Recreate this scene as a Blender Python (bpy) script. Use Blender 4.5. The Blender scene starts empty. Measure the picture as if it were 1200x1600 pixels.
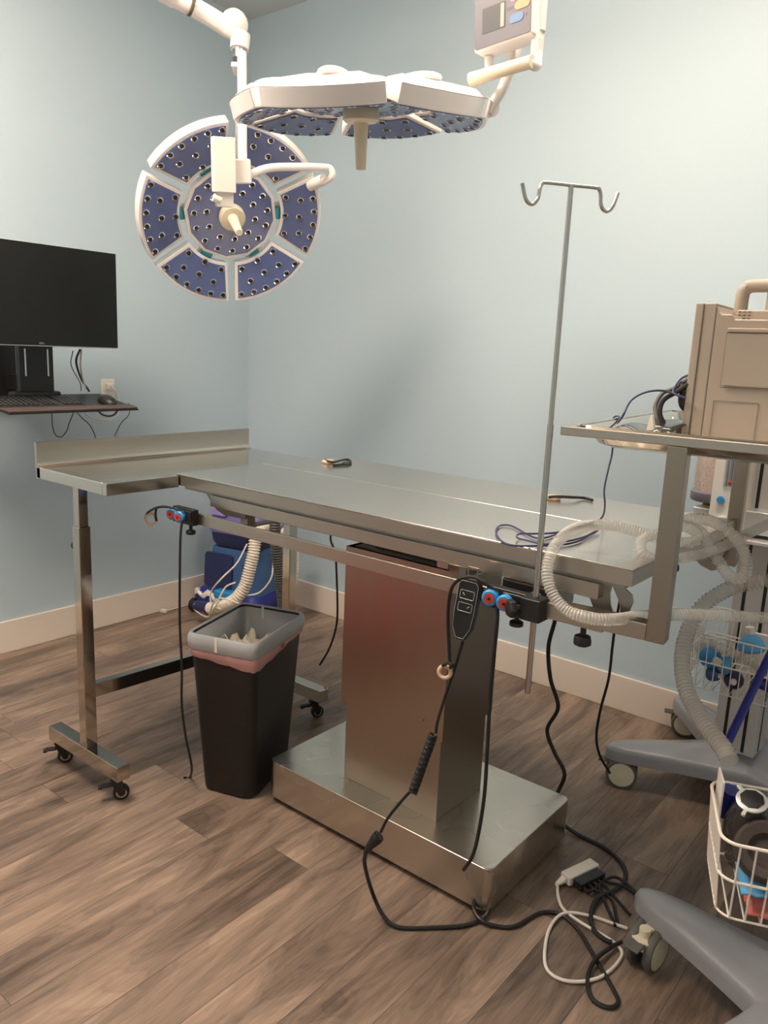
import bpy, bmesh, math, random
from mathutils import Vector, Matrix, Quaternion
random.seed(7)
S = bpy.context.scene
COL = S.collection
V = Vector
R = math.radians

# ---------------------------------------------------------------- camera
FPX = 1231.6
AZ, PT, RL = R(128.4126), R(11.651), R(-2.542)
CAM = V((3.4367, -3.0428, 1.43))
fw = V((math.cos(PT)*math.cos(AZ), math.cos(PT)*math.sin(AZ), -math.sin(PT)))
rt0 = V((math.sin(AZ), -math.cos(AZ), 0)); dn0 = fw.cross(rt0)
rt = rt0*math.cos(RL) + dn0*math.sin(RL); dn = -rt0*math.sin(RL) + dn0*math.cos(RL)
cd = bpy.data.cameras.new('camera'); cam = bpy.data.objects.new('camera', cd); COL.objects.link(cam)
M4 = Matrix((( rt.x, -dn.x, -fw.x, CAM.x), (rt.y, -dn.y, -fw.y, CAM.y), (rt.z, -dn.z, -fw.z, CAM.z), (0, 0, 0, 1)))
cam.matrix_world = M4
cd.sensor_fit = 'VERTICAL'; cd.sensor_height = 36; cd.lens = 36*FPX/1600; cd.clip_start = .02
S.camera = cam

# measuring helpers: a sight line of the photograph met with a real plane of the room
def ray(x, y): return rt*((x-600)/FPX) + dn*((y-800)/FPX) + fw
def F(x, y, z=0.0):
    d = ray(x, y); return CAM + d*((z-CAM.z)/d.z)
def PX(x, y, v):
    d = ray(x, y); return CAM + d*((v-CAM.x)/d.x)
def PY(x, y, v):
    d = ray(x, y); return CAM + d*((v-CAM.y)/d.y)
def CP(x, y, d): return CAM + ray(x, y)*d

# ---------------------------------------------------------------- world, exposure
w = bpy.data.worlds.new('world'); S.world = w; w.use_nodes = True
w.node_tree.nodes['Background'].inputs[0].default_value = (1, .93, .85, 1)
w.node_tree.nodes['Background'].inputs[1].default_value = .05
S.view_settings.view_transform = 'Standard'; S.view_settings.look = 'None'
S.view_settings.gamma = 1; S.view_settings.use_curve_mapping = False
S.view_settings.exposure = 0.0

LIGHT_COL = (1.0, .84, .68)
PANELS = [(1.35, -2.35, .6, 1.2, 36.5), (2.75, -1.25, 1.2, .6, 15.0), (3.9, -4.1, 1.2, .6, 5.0)]
RX, RYF, RZ = 4.9, -4.9, 3.075     # right wall, front wall, ceiling

# ---------------------------------------------------------------- materials
def mat(name, col, rough=.5, metal=0, **k):
    m = bpy.data.materials.new(name); m.use_nodes = True
    b = m.node_tree.nodes['Principled BSDF']
    b.inputs['Base Color'].default_value = (*col, 1); b.inputs['Roughness'].default_value = rough
    b.inputs['Metallic'].default_value = metal
    for a, v in k.items():
        b.inputs[a.replace('_', ' ')].default_value = v
    return m
def nodes(m): return m.node_tree.nodes, m.node_tree.links, m.node_tree.nodes['Principled BSDF']
def noise_var(m, scale, amt, stretch=(1, 1, 1), bump=0, rough=0, detail=4):
    """soft procedural unevenness of colour, gloss and surface"""
    n, l, b = nodes(m)
    tc = n.new('ShaderNodeTexCoord'); mp = n.new('ShaderNodeMapping'); mp.inputs['Scale'].default_value = stretch
    nz = n.new('ShaderNodeTexNoise'); nz.inputs['Scale'].default_value = scale; nz.inputs['Detail'].default_value = detail
    l.new(tc.outputs['Object'], mp.inputs[0]); l.new(mp.outputs[0], nz.inputs['Vector'])
    c = b.inputs['Base Color'].default_value[:3]
    if amt:
        r = n.new('ShaderNodeMapRange'); r.inputs['To Min'].default_value = 1-amt; r.inputs['To Max'].default_value = 1+amt
        l.new(nz.outputs['Fac'], r.inputs['Value'])
        mx = n.new('ShaderNodeVectorMath'); mx.operation = 'SCALE'; mx.inputs[0].default_value = c
        l.new(r.outputs[0], mx.inputs['Scale']); l.new(mx.outputs[0], b.inputs['Base Color'])
    if rough:
        r0 = b.inputs['Roughness'].default_value
        r = n.new('ShaderNodeMapRange'); r.inputs['To Min'].default_value = r0-rough; r.inputs['To Max'].default_value = r0+rough
        l.new(nz.outputs['Fac'], r.inputs['Value']); l.new(r.outputs[0], b.inputs['Roughness'])
    if bump:
        bp = n.new('ShaderNodeBump'); bp.inputs['Strength'].default_value = bump; bp.inputs['Distance'].default_value = .002
        l.new(nz.outputs['Fac'], bp.inputs['Height']); l.new(bp.outputs[0], b.inputs['Normal'])
    return m

m_wall = noise_var(mat('wall_paint', (.485, .585, .65), .42, Specular_IOR_Level=.35), 260, .02, bump=.12)
m_ceil = noise_var(mat('ceiling_paint', (.72, .73, .71), .8), 120, .03, bump=.5)
m_trim = mat('trim_paint', (.80, .70, .61), .35)
m_steel = noise_var(mat('brushed_steel', (.51, .45, .385), .28, 1), 4, .02, (1, 8, 8), rough=.015, detail=2)
m_steel_y = noise_var(mat('brushed_steel_cross', (.50, .45, .39), .26, 1), 4, .02, (8, 1, 8), rough=.015, detail=2)
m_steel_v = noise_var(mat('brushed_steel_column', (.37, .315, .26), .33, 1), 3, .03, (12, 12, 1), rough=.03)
m_steel_top = noise_var(mat('table_top_steel', (.67, .63, .575), .245, 1), 5, .02, (1, 12, 12), rough=.025, detail=2)
def aniso(m, t, a):
    n, l, b = nodes(m); c = n.new('ShaderNodeCombineXYZ')
    for i in range(3): c.inputs[i].default_value = t[i]
    l.new(c.outputs[0], b.inputs['Tangent']); b.inputs['Anisotropic'].default_value = a
aniso(m_steel_top, (0, 1, 0), .82)
m_desk = noise_var(mat('side_table_steel', (.62, .585, .535), .15, 1), 5, .02, (8, 1, 8), rough=.02, detail=2)
m_polish = noise_var(mat('polished_steel', (.55, .51, .45), .10, 1), 6, .03, rough=.03)
m_rod = mat('steel_rod', (.52, .49, .46), .22, 1)
m_base = noise_var(mat('base_plate_steel', (.62, .57, .50), .27, 1), 5, .05, (1, 1, 1), rough=.05, detail=2)
m_dark_st = noise_var(mat('dull_steel', (.36, .34, .31), .38, 1), 12, .08)
m_black = mat('black_plastic', (.012, .011, .011), .42)
m_black_r = mat('black_rubber', (.010, .009, .009), .5)
m_bin = noise_var(mat('bin_plastic', (.012, .009, .008), .5), 500, .2, bump=.15)
m_white = mat('white_enamel', (.83, .77, .74), .22, Coat_Weight=.3)
m_white2 = mat('white_plastic', (.80, .75, .69), .4)
m_cream = mat('cream_plastic', (.74, .66, .50), .4)
m_beige = noise_var(mat('beige_casing', (.39, .32, .26), .5), 300, .02, bump=.08)
m_seam = mat('dark_seam', (.10, .08, .06), .7)
m_lens = mat('blue_lens_panel', (.11, .14, .30), .16, Specular_IOR_Level=.4)
m_led = mat('led_reflector', (.05, .045, .045), .12, .8)
m_ledrim = mat('led_rim', (.62, .64, .72), .12, .9)
m_cyan = mat('cyan_joint', (.05, .45, .62), .25, Transmission_Weight=.2)
m_blue = mat('bright_blue_plastic', (.03, .28, .62), .4)
m_red = mat('red_plastic', (.55, .05, .02), .4)
m_screen = mat('monitor_screen', (.008, .009, .009), .4, Specular_IOR_Level=.25)
m_silver = mat('silver_trim', (.75, .76, .76), .3, .6)
m_leather = noise_var(mat('wrist_rest', (.075, .050, .045), .6), 200, .15, bump=.2)
m_key = mat('key_caps', (.022, .021, .022), .5)
m_grey_pl = mat('grey_plastic', (.32, .32, .345), .28, Coat_Weight=.2)
m_alu = mat('aluminium_column', (.60, .585, .57), .38, .35)
m_purple = mat('purple_plastic', (.17, .155, .38), .4)
m_navy = mat('navy_plastic', (.018, .026, .10), .4)
m_mblue = mat('mid_blue_plastic', (.05, .12, .28), .38)
m_royal = mat('royal_blue_plastic', (.018, .025, .24), .35)
m_hosewhite = mat('white_ribbed_hose', (.80, .70, .60), .5)
m_hosegrey = mat('grey_ribbed_hose', (.085, .08, .072), .45)
m_wood_ring = mat('tan_ring', (.62, .44, .29), .5)
m_cordwhite = mat('white_cord', (.76, .70, .63), .45)
m_lead = mat('blue_lead', (.035, .035, .11), .4)
m_tire = mat('grey_tyre', (.12, .115, .105), .55)
m_hub = mat('cream_hub', (.70, .66, .50), .4)
m_wire = mat('white_coated_wire', (.80, .72, .64), .35)
m_chromewire = mat('chrome_wire', (.78, .74, .70), .3, .5)
m_orange = mat('orange_key', (.60, .20, .05), .4)
m_panelface = mat('lilac_panel', (.085, .078, .108), .45)
m_paper = mat('tissue_paper', (.72, .66, .52), .8)
m_foam = noise_var(mat('dark_foam', (.045, .033, .028), .75), 300, .3, bump=.3)
m_skyblue = mat('light_blue_cloth', (.10, .35, .62), .7)
m_pink = mat('pink_cloth', (.62, .16, .13), .7)
m_brass = mat('brass', (.75, .55, .25), .25, 1)
m_granule = noise_var(mat('absorbent_granules', (.72, .52, .42), .8), 150, .55, bump=.6)
m_magenta = mat('magenta_gauge_band', (.75, .10, .55), .5)
m_waste_red = mat('red_container', (.45, .02, .015), .35)
m_gleam_red = mat('gleam_red', (.36, .018, .012), .6)  # for the unseen box added to redden the column reflection
m_emis = mat('lamp_diffuser', (.9, .9, .9), .5)

def clear(name, col, alpha, rough=.15):
    m = bpy.data.materials.new(name); m.use_nodes = True
    n = m.node_tree.nodes; l = m.node_tree.links; b = n['Principled BSDF']; out = n['Material Output']
    b.inputs['Base Color'].default_value = (*col, 1); b.inputs['Roughness'].default_value = rough
    b.inputs['Specular IOR Level'].default_value = .8
    t = n.new('ShaderNodeBsdfTransparent'); mx = n.new('ShaderNodeMixShader'); mx.inputs[0].default_value = alpha
    l.new(t.outputs[0], mx.inputs[1]); l.new(b.outputs[0], mx.inputs[2]); l.new(mx.outputs[0], out.inputs[0])
    return m
m_tube = clear('clear_corrugated_tube', (.80, .76, .70), .38, .2)
m_tube2 = clear('wide_clear_tube', (.66, .61, .54), .42, .2)
m_liner = clear('grey_bin_liner', (.46, .46, .47), .88, .3)
m_linerpk = clear('pink_liner_edge', (.78, .42, .40), .75, .4)
m_glass = clear('clear_acrylic', (.60, .62, .66), .22, .08)
m_darkclear = clear('smoked_plastic', (.03, .03, .03), .80, .12)

# vinyl plank floor
def plank_mat():
    m = mat('vinyl_planks', (.2, .15, .12), .38, Specular_IOR_Level=.4)
    n, l, b = nodes(m)
    tc = n.new('ShaderNodeTexCoord'); sp = n.new('ShaderNodeSeparateXYZ'); l.new(tc.outputs['Object'], sp.inputs[0])
    def mth(op, a, c=None):
        q = n.new('ShaderNodeMath'); q.operation = op
        for i, v in enumerate((a, c)):
            if v is None: continue
            if isinstance(v, (int, float)): q.inputs[i].default_value = v
            else: l.new(v, q.inputs[i])
        return q.outputs[0]
    W, L = .155, 1.22
    px_ = mth('DIVIDE', mth('ADD', sp.outputs['X'], -.107 + 10*W), W)
    row = mth('FLOOR', px_); fx = mth('SUBTRACT', px_, row)
    wn = n.new('ShaderNodeTexWhiteNoise'); wn.noise_dimensions = '1D'; l.new(row, wn.inputs['W'])
    py_ = mth('ADD', mth('DIVIDE', mth('ADD', sp.outputs['Y'], 20), L), wn.outputs['Value'])
    col = mth('FLOOR', py_); fy = mth('SUBTRACT', py_, col)
    cid = n.new('ShaderNodeCombineXYZ'); l.new(row, cid.inputs[0]); l.new(col, cid.inputs[1])
    w2 = n.new('ShaderNodeTexWhiteNoise'); w2.noise_dimensions = '2D'; l.new(cid.outputs[0], w2.inputs['Vector'])
    # grain coordinates: shifted per plank, stretched along the plank
    off = n.new('ShaderNodeVectorMath'); off.operation = 'SCALE'; l.new(w2.outputs['Color'], off.inputs[0]); off.inputs['Scale'].default_value = 37
    ad = n.new('ShaderNodeVectorMath'); ad.operation = 'ADD'; l.new(tc.outputs['Object'], ad.inputs[0]); l.new(off.outputs[0], ad.inputs[1])
    def grain(scale, stretch, detail, dist=0):
        mp = n.new('ShaderNodeMapping'); mp.inputs['Scale'].default_value = stretch; l.new(ad.outputs[0], mp.inputs[0])
        z = n.new('ShaderNodeTexNoise'); z.inputs['Scale'].default_value = scale; z.inputs['Detail'].default_value = detail
        z.inputs['Distortion'].default_value = dist; z.inputs['Roughness'].default_value = .6
        l.new(mp.outputs[0], z.inputs['Vector']); return z.outputs['Fac']
    g1 = grain(1, (7, 1.5, 1), 3, .8)       # broad cathedral bands
    g2 = grain(1, (150, 5, 1), 3, .3)       # fine streaks
    g3 = grain(1, (24, 2.6, 1), 4, 1.2)
    rings = mth('POWER', mth('ABSOLUTE', mth('SINE', mth('MULTIPLY', g1, 48))), 6)
    c_ = lambda v, k: mth('MULTIPLY', mth('SUBTRACT', v, .5), k)
    mixv = mth('ADD', mth('ADD', c_(g1, 1.55), c_(g3, .62)), mth('ADD', c_(g2, .42), mth('MULTIPLY', rings, -.075)))
    mixv = mth('ADD', mth('ADD', mixv, c_(w2.outputs['Value'], .16)), .53)
    cr = n.new('ShaderNodeValToRGB'); l.new(mixv, cr.inputs[0])
    e = cr.color_ramp.elements
    e[0].position = .12; e[0].color = (.075, .052, .040, 1)
    e[1].position = .86; e[1].color = (.37, .262, .195, 1)
    x = e.new(.36); x.color = (.155, .110, .085, 1)
    x = e.new(.58); x.color = (.235, .166, .126, 1)
    # seams
    ex = mth('MINIMUM', fx, mth('SUBTRACT', 1, fx)); ey = mth('MINIMUM', fy, mth('SUBTRACT', 1, fy))
    sx = mth('LESS_THAN', mth('MULTIPLY', ex, W), .0009); sy = mth('LESS_THAN', mth('MULTIPLY', ey, L), .0009)
    seam = mth('MAXIMUM', sx, sy)
    mx = n.new('ShaderNodeMix'); mx.data_type = 'RGBA'; l.new(mth('MULTIPLY', seam, .75), mx.inputs[0])
    l.new(cr.outputs[0], mx.inputs[6]); mx.inputs[7].default_value = (.03, .022, .018, 1)
    l.new(mx.outputs[2], b.inputs['Base Color'])
    bp = n.new('ShaderNodeBump'); bp.inputs['Strength'].default_value = .15; bp.inputs['Distance'].default_value = .001
    l.new(mixv, bp.inputs['Height']); l.new(bp.outputs[0], b.inputs['Normal'])
    return m
m_floor = plank_mat()

# ---------------------------------------------------------------- mesh building
def chain(pts, n=6, closed=False):
    """Catmull-Rom through the points"""
    pts = [V(p) for p in pts]; out = []; N = len(pts)
    rng = range(N) if closed else range(N-1)
    for i in rng:
        if closed: a, b, c, d = pts[i-1], pts[i], pts[(i+1) % N], pts[(i+2) % N]
        else:
            b, c = pts[i], pts[i+1]; a = pts[i-1] if i else b*2-c; d = pts[i+2] if i+2 < N else c*2-b
        for k in range(n):
            t = k/n
            out.append(.5*((2*b)+(c-a)*t+(2*a-5*b+4*c-d)*t*t+(3*b-a-3*c+d)*t**3))
    if not closed: out.append(pts[-1])
    return out
def resample(pts, step):
    out = [pts[0].copy()]; acc = 0
    for a, b in zip(pts, pts[1:]):
        L = (b-a).length
        if L < 1e-9: continue
        t = step-acc
        while t <= L:
            out.append(a.lerp(b, t/L)); t += step
        acc = (acc+L) % step
    return out

class MB:
    def __init__(s): s.v = []; s.f = []
    def add(s, vs, fs):
        o = len(s.v); s.v += [V(p) for p in vs]; s.f += [tuple(i+o for i in f) for f in fs]; return s
    def box(s, a, b, M=None):
        x0, y0, z0 = (min(p, q) for p, q in zip(a, b)); x1, y1, z1 = (max(p, q) for p, q in zip(a, b))
        vs = [V(p) for p in ((x0,y0,z0),(x1,y0,z0),(x1,y1,z0),(x0,y1,z0),(x0,y0,z1),(x1,y0,z1),(x1,y1,z1),(x0,y1,z1))]
        if M: vs = [M @ p for p in vs]
        return s.add(vs, ((0,3,2,1),(4,5,6,7),(0,1,5,4),(1,2,6,5),(2,3,7,6),(3,0,4,7)))
    def prism(s, poly, z0, z1, M=None, scale_top=1.0):
        n = len(poly); cx = sum(p[0] for p in poly)/n; cy = sum(p[1] for p in poly)/n
        vs = [V((x, y, z0)) for x, y in poly]+[V((cx+(x-cx)*scale_top, cy+(y-cy)*scale_top, z1)) for x, y in poly]
        if M: vs = [M @ p for p in vs]
        return s.add(vs, [tuple(range(n))[::-1], tuple(range(n, 2*n))]+[(i, (i+1) % n, (i+1) % n+n, i+n) for i in range(n)])
    def tube(s, pts, r, seg=10, closed=False, cap=True, radii=None, flat=1.0):
        pts = [V(p) for p in pts]; n = len(pts)
        T = []
        for i in range(n):
            if closed: t = pts[(i+1) % n]-pts[i-1]
            else: t = pts[min(i+1, n-1)]-pts[max(i-1, 0)]
            T.append(t.normalized() if t.length > 1e-9 else V((0, 0, 1)))
        u = T[0].cross(V((0, 0, 1)))
        if u.length < .05: u = T[0].cross(V((1, 0, 0)))
        u.normalize(); vs = []
        for i in range(n):
            if i:
                q = T[i-1].rotation_difference(T[i]); u = (q @ u); u = (u-T[i]*u.dot(T[i])).normalized()
            w_ = T[i].cross(u); rr = radii[i] if radii else r
            vs += [pts[i]+u*math.cos(2*math.pi*k/seg)*rr+w_*math.sin(2*math.pi*k/seg)*rr*flat for k in range(seg)]
        fs = []
        for i in range(n if closed else n-1):
            j = (i+1) % n
            fs += [(i*seg+k, i*seg+(k+1) % seg, j*seg+(k+1) % seg, j*seg+k) for k in range(seg)]
        if cap and not closed: fs += [tuple(range(seg))[::-1], tuple((n-1)*seg+k for k in range(seg))]
        return s.add(vs, fs)
    def cyl(s, a, b, r, r2=None, seg=20): return s.tube([a, b], r, seg, radii=[r, r if r2 is None else r2])
    def lathe(s, prof, M=None, seg=28):
        vs = []; n = len(prof)
        for r, z in prof:
            vs += [V((max(r, 1e-4)*math.cos(2*math.pi*k/seg), max(r, 1e-4)*math.sin(2*math.pi*k/seg), z)) for k in range(seg)]
        if M: vs = [M @ p for p in vs]
        fs = []
        for i in range(n-1): fs += [(i*seg+k, i*seg+(k+1) % seg, (i+1)*seg+(k+1) % seg, (i+1)*seg+k) for k in range(seg)]
        fs += [tuple(range(seg))[::-1], tuple((n-1)*seg+k for k in range(seg))]
        return s.add(vs, fs)
    def sphere(s, c, r, M=None, seg=14, sc=(1, 1, 1)):
        prof = [(math.cos(a)*r, math.sin(a)*r) for a in [(-.5+i/8)*math.pi for i in range(9)]]
        T = Matrix.Translation(c) @ (M or Matrix()) @ Matrix.Diagonal((*sc, 1))
        return s.lathe(prof, T, seg)
    def build(s, name, mt, parent=None, bevel=0, smooth=38, local=False, segs=2):
        me = bpy.data.meshes.new(name); vs = s.v
        loc = V((0, 0, 0))
        if parent is None:
            lo = V([min(p[i] for p in vs) for i in range(3)]); hi = V([max(p[i] for p in vs) for i in range(3)])
            loc = V(((lo.x+hi.x)/2, (lo.y+hi.y)/2, lo.z)); vs = [p-loc for p in vs]
        elif not local:
            Mi = wm(parent).inverted(); vs = [Mi @ p for p in vs]
        me.from_pydata([tuple(p) for p in vs], [], s.f); me.update()
        bm = bmesh.new(); bm.from_mesh(me); bmesh.ops.recalc_face_normals(bm, faces=bm.faces)
        for fc in bm.faces: fc.smooth = True
        for e in bm.edges:
            if len(e.link_faces) == 2 and e.calc_face_angle(0) > R(smooth): e.smooth = False
        bm.to_mesh(me); bm.free()
        o = bpy.data.objects.new(name, me); COL.objects.link(o); o.location = loc
        if parent is not None: o.parent = parent
        if mt: me.materials.append(mt)
        if bevel:
            b = o.modifiers.new('bevel', 'BEVEL'); b.width = bevel; b.segments = segs; b.limit_method = 'ANGLE'; b.angle_limit = R(40)
            b.harden_normals = True
        return o
def wm(o):
    m = o.matrix_basis.copy()
    while o.parent: o = o.parent; m = o.matrix_basis @ m
    return m
def tag(o, label, cat, group=None, kind=None):
    if label: o['label'] = label
    if cat: o['category'] = cat
    if group: o['group'] = group
    if kind: o['kind'] = kind
    return o
def thing(name, loc, label, cat, rz=0, group=None, M=None):
    o = bpy.data.objects.new(name, None); COL.objects.link(o); o.empty_display_size = .05
    if M is not None: o.matrix_basis = M
    else: o.location = loc; o.rotation_euler = (0, 0, rz)
    return tag(o, label, cat, group)
def struct(o): o['kind'] = 'structure'; return o
def B(a, b): return MB().box(a, b)
def frame(o, z, x=None):
    """matrix whose local Z looks along z"""
    z = V(z).normalized(); x = V(x) if x else (V((1, 0, 0)) if abs(z.x) < .9 else V((0, 1, 0)))
    x = (x-z*x.dot(z)).normalized(); y = z.cross(x)
    return Matrix(((x.x, y.x, z.x, o[0]), (x.y, y.y, z.y, o[1]), (x.z, y.z, z.z, o[2]), (0, 0, 0, 1)))
def rrect(x0, x1, y0, y1, r, n=5):
    P = []
    for cx, cy, a0 in ((x1-r, y1-r, 0), (x0+r, y1-r, 90), (x0+r, y0+r, 180), (x1-r, y0+r, 270)):
        P += [(cx+r*math.cos(R(a0+90*k/n)), cy+r*math.sin(R(a0+90*k/n))) for k in range(n+1)]
    return P
def dup(o, parent=None):
    c = o.copy(); COL.objects.link(c); c.parent = parent
    for ch in list(o.children): dup(ch, c)
    return c

# ================================================================ the room
struct(B((-.1, RYF-.1, -.05), (RX+.1, .1, 0)).build('floor', m_floor)).location
struct(B((-.1, RYF-.1, RZ), (RX+.1, .1, RZ+.08)).build('ceiling', m_ceil))
struct(B((-.1, RYF-.1, 0), (0, 0, RZ)).build('wall_left', m_wall))
struct(B((-.1, 0, 0), (RX+.1, .1, RZ)).build('wall_back', m_wall))
struct(B((RX, RYF, 0), (RX+.1, 0, RZ)).build('wall_right', m_wall))
struct(B((0, RYF-.1, 0), (RX, RYF, RZ)).build('wall_front', m_wall))
for nm, a, b in (('baseboard_left', (0, RYF, 0), (.014, 0, .149)), ('baseboard_back', (.014, -.014, 0), (RX-.014, 0, .149)),
                 ('baseboard_right', (RX-.014, RYF, 0), (RX, 0, .149))):
    struct(B(a, b).build(nm, m_trim, bevel=.003))
# ceiling lights (above the frame; they light the room)
for i, (x, y, sx, sy, pw) in enumerate(PANELS):
    t = thing('ceiling_light', (x, y, RZ), 'rectangular surface mounted ceiling light, ' + ('nearest the left wall', 'above the carts at the right', 'behind the viewer')[i], 'ceiling light')
    fr = MB(); w_ = .03
    for a, b in (((-sx/2-w_, -sy/2-w_), (sx/2+w_, -sy/2)), ((-sx/2-w_, sy/2), (sx/2+w_, sy/2+w_)), ((-sx/2-w_, -sy/2), (-sx/2, sy/2)), ((sx/2, -sy/2), (sx/2+w_, sy/2))):
        fr.box((x+a[0], y+a[1], RZ-.03), (x+b[0], y+b[1], RZ))
    fr.build('light_frame', m_white2, t)
    me = mat('lit_diffuser', (.9, .88, .85), .5); bs = me.node_tree.nodes['Principled BSDF']
    bs.inputs['Emission Color'].default_value = (*LIGHT_COL, 1); bs.inputs['Emission Strength'].default_value = pw
    B((x-sx/2, y-sy/2, RZ-.13), (x+sx/2, y+sy/2, RZ-.03)).build('diffuser', me, t, bevel=.02)

# ================================================================ treatment table
TZ = 1.030; TX0, TX1, TY0, TY1 = 1.447, 2.897, -1.572, -.865
t = thing('treatment_table', (2.165, -1.23, 0), 'stainless steel lift treatment table with split top on a square column and wide box base', 'treatment table')
MB().prism(rrect(1.757, 2.573, -1.455, -.995, .022), .018, .142).build('base', m_base, t, bevel=.003)
for x in (1.82, 2.51):
    for y in (-1.40, -1.05):
        MB().lathe([(.026, 0), (.028, .004), (.028, .012), (.012, .014), (.012, .02)], Matrix.Translation((x, y, 0))).build('levelling_foot', m_black, t)
        if y < -1.3 and x < 2: MB().lathe([(.02, 0), (.022, .004), (.022, .018)], Matrix.Translation((x+.055, y, 0))).build('roller', m_white2, t)
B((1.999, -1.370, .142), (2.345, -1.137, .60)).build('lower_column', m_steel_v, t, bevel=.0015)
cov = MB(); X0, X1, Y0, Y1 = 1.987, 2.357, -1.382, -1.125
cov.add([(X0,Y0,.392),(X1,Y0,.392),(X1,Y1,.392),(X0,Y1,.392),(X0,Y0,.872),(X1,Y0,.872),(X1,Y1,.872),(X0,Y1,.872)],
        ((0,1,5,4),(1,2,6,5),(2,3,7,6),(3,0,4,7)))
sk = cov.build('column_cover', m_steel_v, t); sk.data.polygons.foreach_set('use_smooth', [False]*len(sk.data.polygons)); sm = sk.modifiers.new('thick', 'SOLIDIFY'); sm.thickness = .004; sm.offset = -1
MB().cyl((2.29, -1.3815, .436), (2.29, -1.388, .436), .004, seg=10).build('cover_screw', m_dark_st, sk)
# mechanism on top of the column
mech = MB(); mech.box((2.02, -1.35, .60), (2.33, -1.15, .86)); mech.box((2.0, -1.36, .86), (2.34, -1.14, .872))
mech.box((2.05, -1.33, .872), (2.29, -1.17, .885))
mech.build('column_top_plate', m_dark_st, t, bevel=.002)
mk = MB(); mk.box((2.30, -1.375, .872), (2.335, -1.345, .93)); mk.box((2.06, -1.30, .88), (2.09, -1.20, .95)); mk.box((2.2, -1.30, .88), (2.23, -1.20, .95)); mk.tube([(2.1, -1.3, .9), (2.28, -1.3, .9)], .012); mk.build('lift_bracket', m_steel, t, bevel=.001)
# top: two halves with the drain gap between them
G = -1.213
lip = .035
def half(y0, y1, nm):
    m = MB(); m.box((TX0, y0, TZ-.004), (TX1, y1, TZ)); return m
half(TY0, G-.0015, '').build('tabletop_half', m_steel_top, t, bevel=.0016)
half(G+.0015, TY1, '').build('tabletop_half', m_steel_top, t, bevel=.0016)
B((TX0+.002, G-.006, TZ-.0062), (TX1-.002, G+.006, TZ-.0042)).build('gap_strip', m_dark_st, t)
lp = MB(); e = .003
lp.box((TX0, TY0, TZ-lip), (TX1, TY0+e, TZ-.004)); lp.box((TX0, TY1-e, TZ-lip), (TX1, TY1, TZ-.004))
lp.box((TX0, TY0+e, TZ-lip), (TX0+e, TY1-e, TZ-.004)); lp.box((TX1-e, TY0+e, TZ-lip), (TX1, TY1-e, TZ-.004))
lp.build('tabletop_lip', m_steel, t)
up = MB(); up.box((TX0+.02, TY0+.02, TZ-.048), (TX1-.02, TY1-.02, TZ-.034)); up.build('under_tray', m_dark_st, t)
# long underframe beams
for y in (TY0+.008, TY1-.043):
    B((TX0+.155, y, TZ-.080), (TX1-.07, y+.035, TZ-.046)).build('frame_beam', m_steel, t, bevel=.002)
for x in (1.66, 2.33):
    B((x, TY0+.075, TZ-.085), (x+.04, TY1-.075, TZ-.045)).build('cross_beam', m_steel_y, t, bevel=.002)
# side rails for clamps, with their arms
RYN, RYR = -1.600, -.838; RZ0, RZ1 = .898, .932
for y in (RYN, RYR):
    B((1.555, y-.004, RZ0), (2.86, y+.004, RZ1)).build('side_rail', m_steel, t, bevel=.001)
for x in (1.70, 2.44):
    for y0, y1 in ((RYN, -1.35), (-1.08, RYR)):
        B((x, y0, RZ0+.002), (x+.03, y1, RZ0+.008)).build('rail_arm', m_steel_y, t)
    B((x, -1.53, RZ0+.008), (x+.03, -1.50, TZ-.08)).build('rail_arm', m_steel, t)
# fin brackets at both ends under the top
for y in (TY0+.035, TY1-.04):
    a = MB(); Mx = Matrix(((1,0,0,0),(0,0,1,y),(0,1,0,0),(0,0,0,1)))
    a.prism([(TX0+.09, TZ-.04), (TX0+.13, TZ-.078), (TX0+.155, TZ-.096), (TX0+.19, TZ-.106), (TX0+.28, TZ-.102), (TX0+.30, TZ-.04)], 0, .004, Mx)
    a.build('fin_bracket', m_dark_st, t)
    # hooked end plate with its long opening: two curved limbs joined below
    c0 = V((TX1-.11, 0, TZ-.04))
    h = MB()
    outer = [(0, 0), (.006, -.035), (.022, -.068), (.045, -.09), (.075, -.100), (.088, -.094)]
    inner = [(.058, 0), (.054, -.03), (.058, -.052), (.065, -.068), (.071, -.078), (.076, -.082)]
    for (a0, a1), (b0, b1), (i0, i1), (j0, j1) in zip(outer, outer[1:], inner, inner[1:]):
        h.prism([(c0.x+a0, c0.z+a1), (c0.x+b0, c0.z+b1), (c0.x+j0, c0.z+j1), (c0.x+i0, c0.z+i1)], 0, .004, Mx)
    o2 = [(.088, -.094), (.097, -.06), (.104, -.035), (.100, -.022), (.085, -.012), (.072, -.004)]
    i2 = [(.076, -.082), (.080, -.066), (.079, -.052), (.072, -.036), (.064, -.022), (.056, -.008)]
    for (a0, a1), (b0, b1), (i0, i1), (j0, j1) in zip(o2, o2[1:], i2, i2[1:]):
        h.prism([(c0.x+a0, c0.z+a1), (c0.x+b0, c0.z+b1), (c0.x+j0, c0.z+j1), (c0.x+i0, c0.z+i1)], 0, .004, Mx)
    h.build('hook_plate', m_dark_st, t, smooth=60)
# weight display box under the right half
d = B((2.600, -1.556, .896), (2.725, -1.45, .946)).build('weight_display', m_dark_st, t, bevel=.002)
B((2.605, -1.559, .900), (2.720, -1.556, .942)).build('display_face', m_black, d)
B((2.613, -1.560, .910), (2.665, -1.559, .932)).build('display_window', mat('display_glass', (.01, .012, .03), .1), d)
bt = MB()
for i in range(2):
    for j in range(2): bt.cyl((2.680+.016*i, -1.559, .914+.014*j), (2.680+.016*i, -1.562, .914+.014*j), .0045, seg=12)
bt.build('display_button', m_grey_pl, d)

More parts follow.
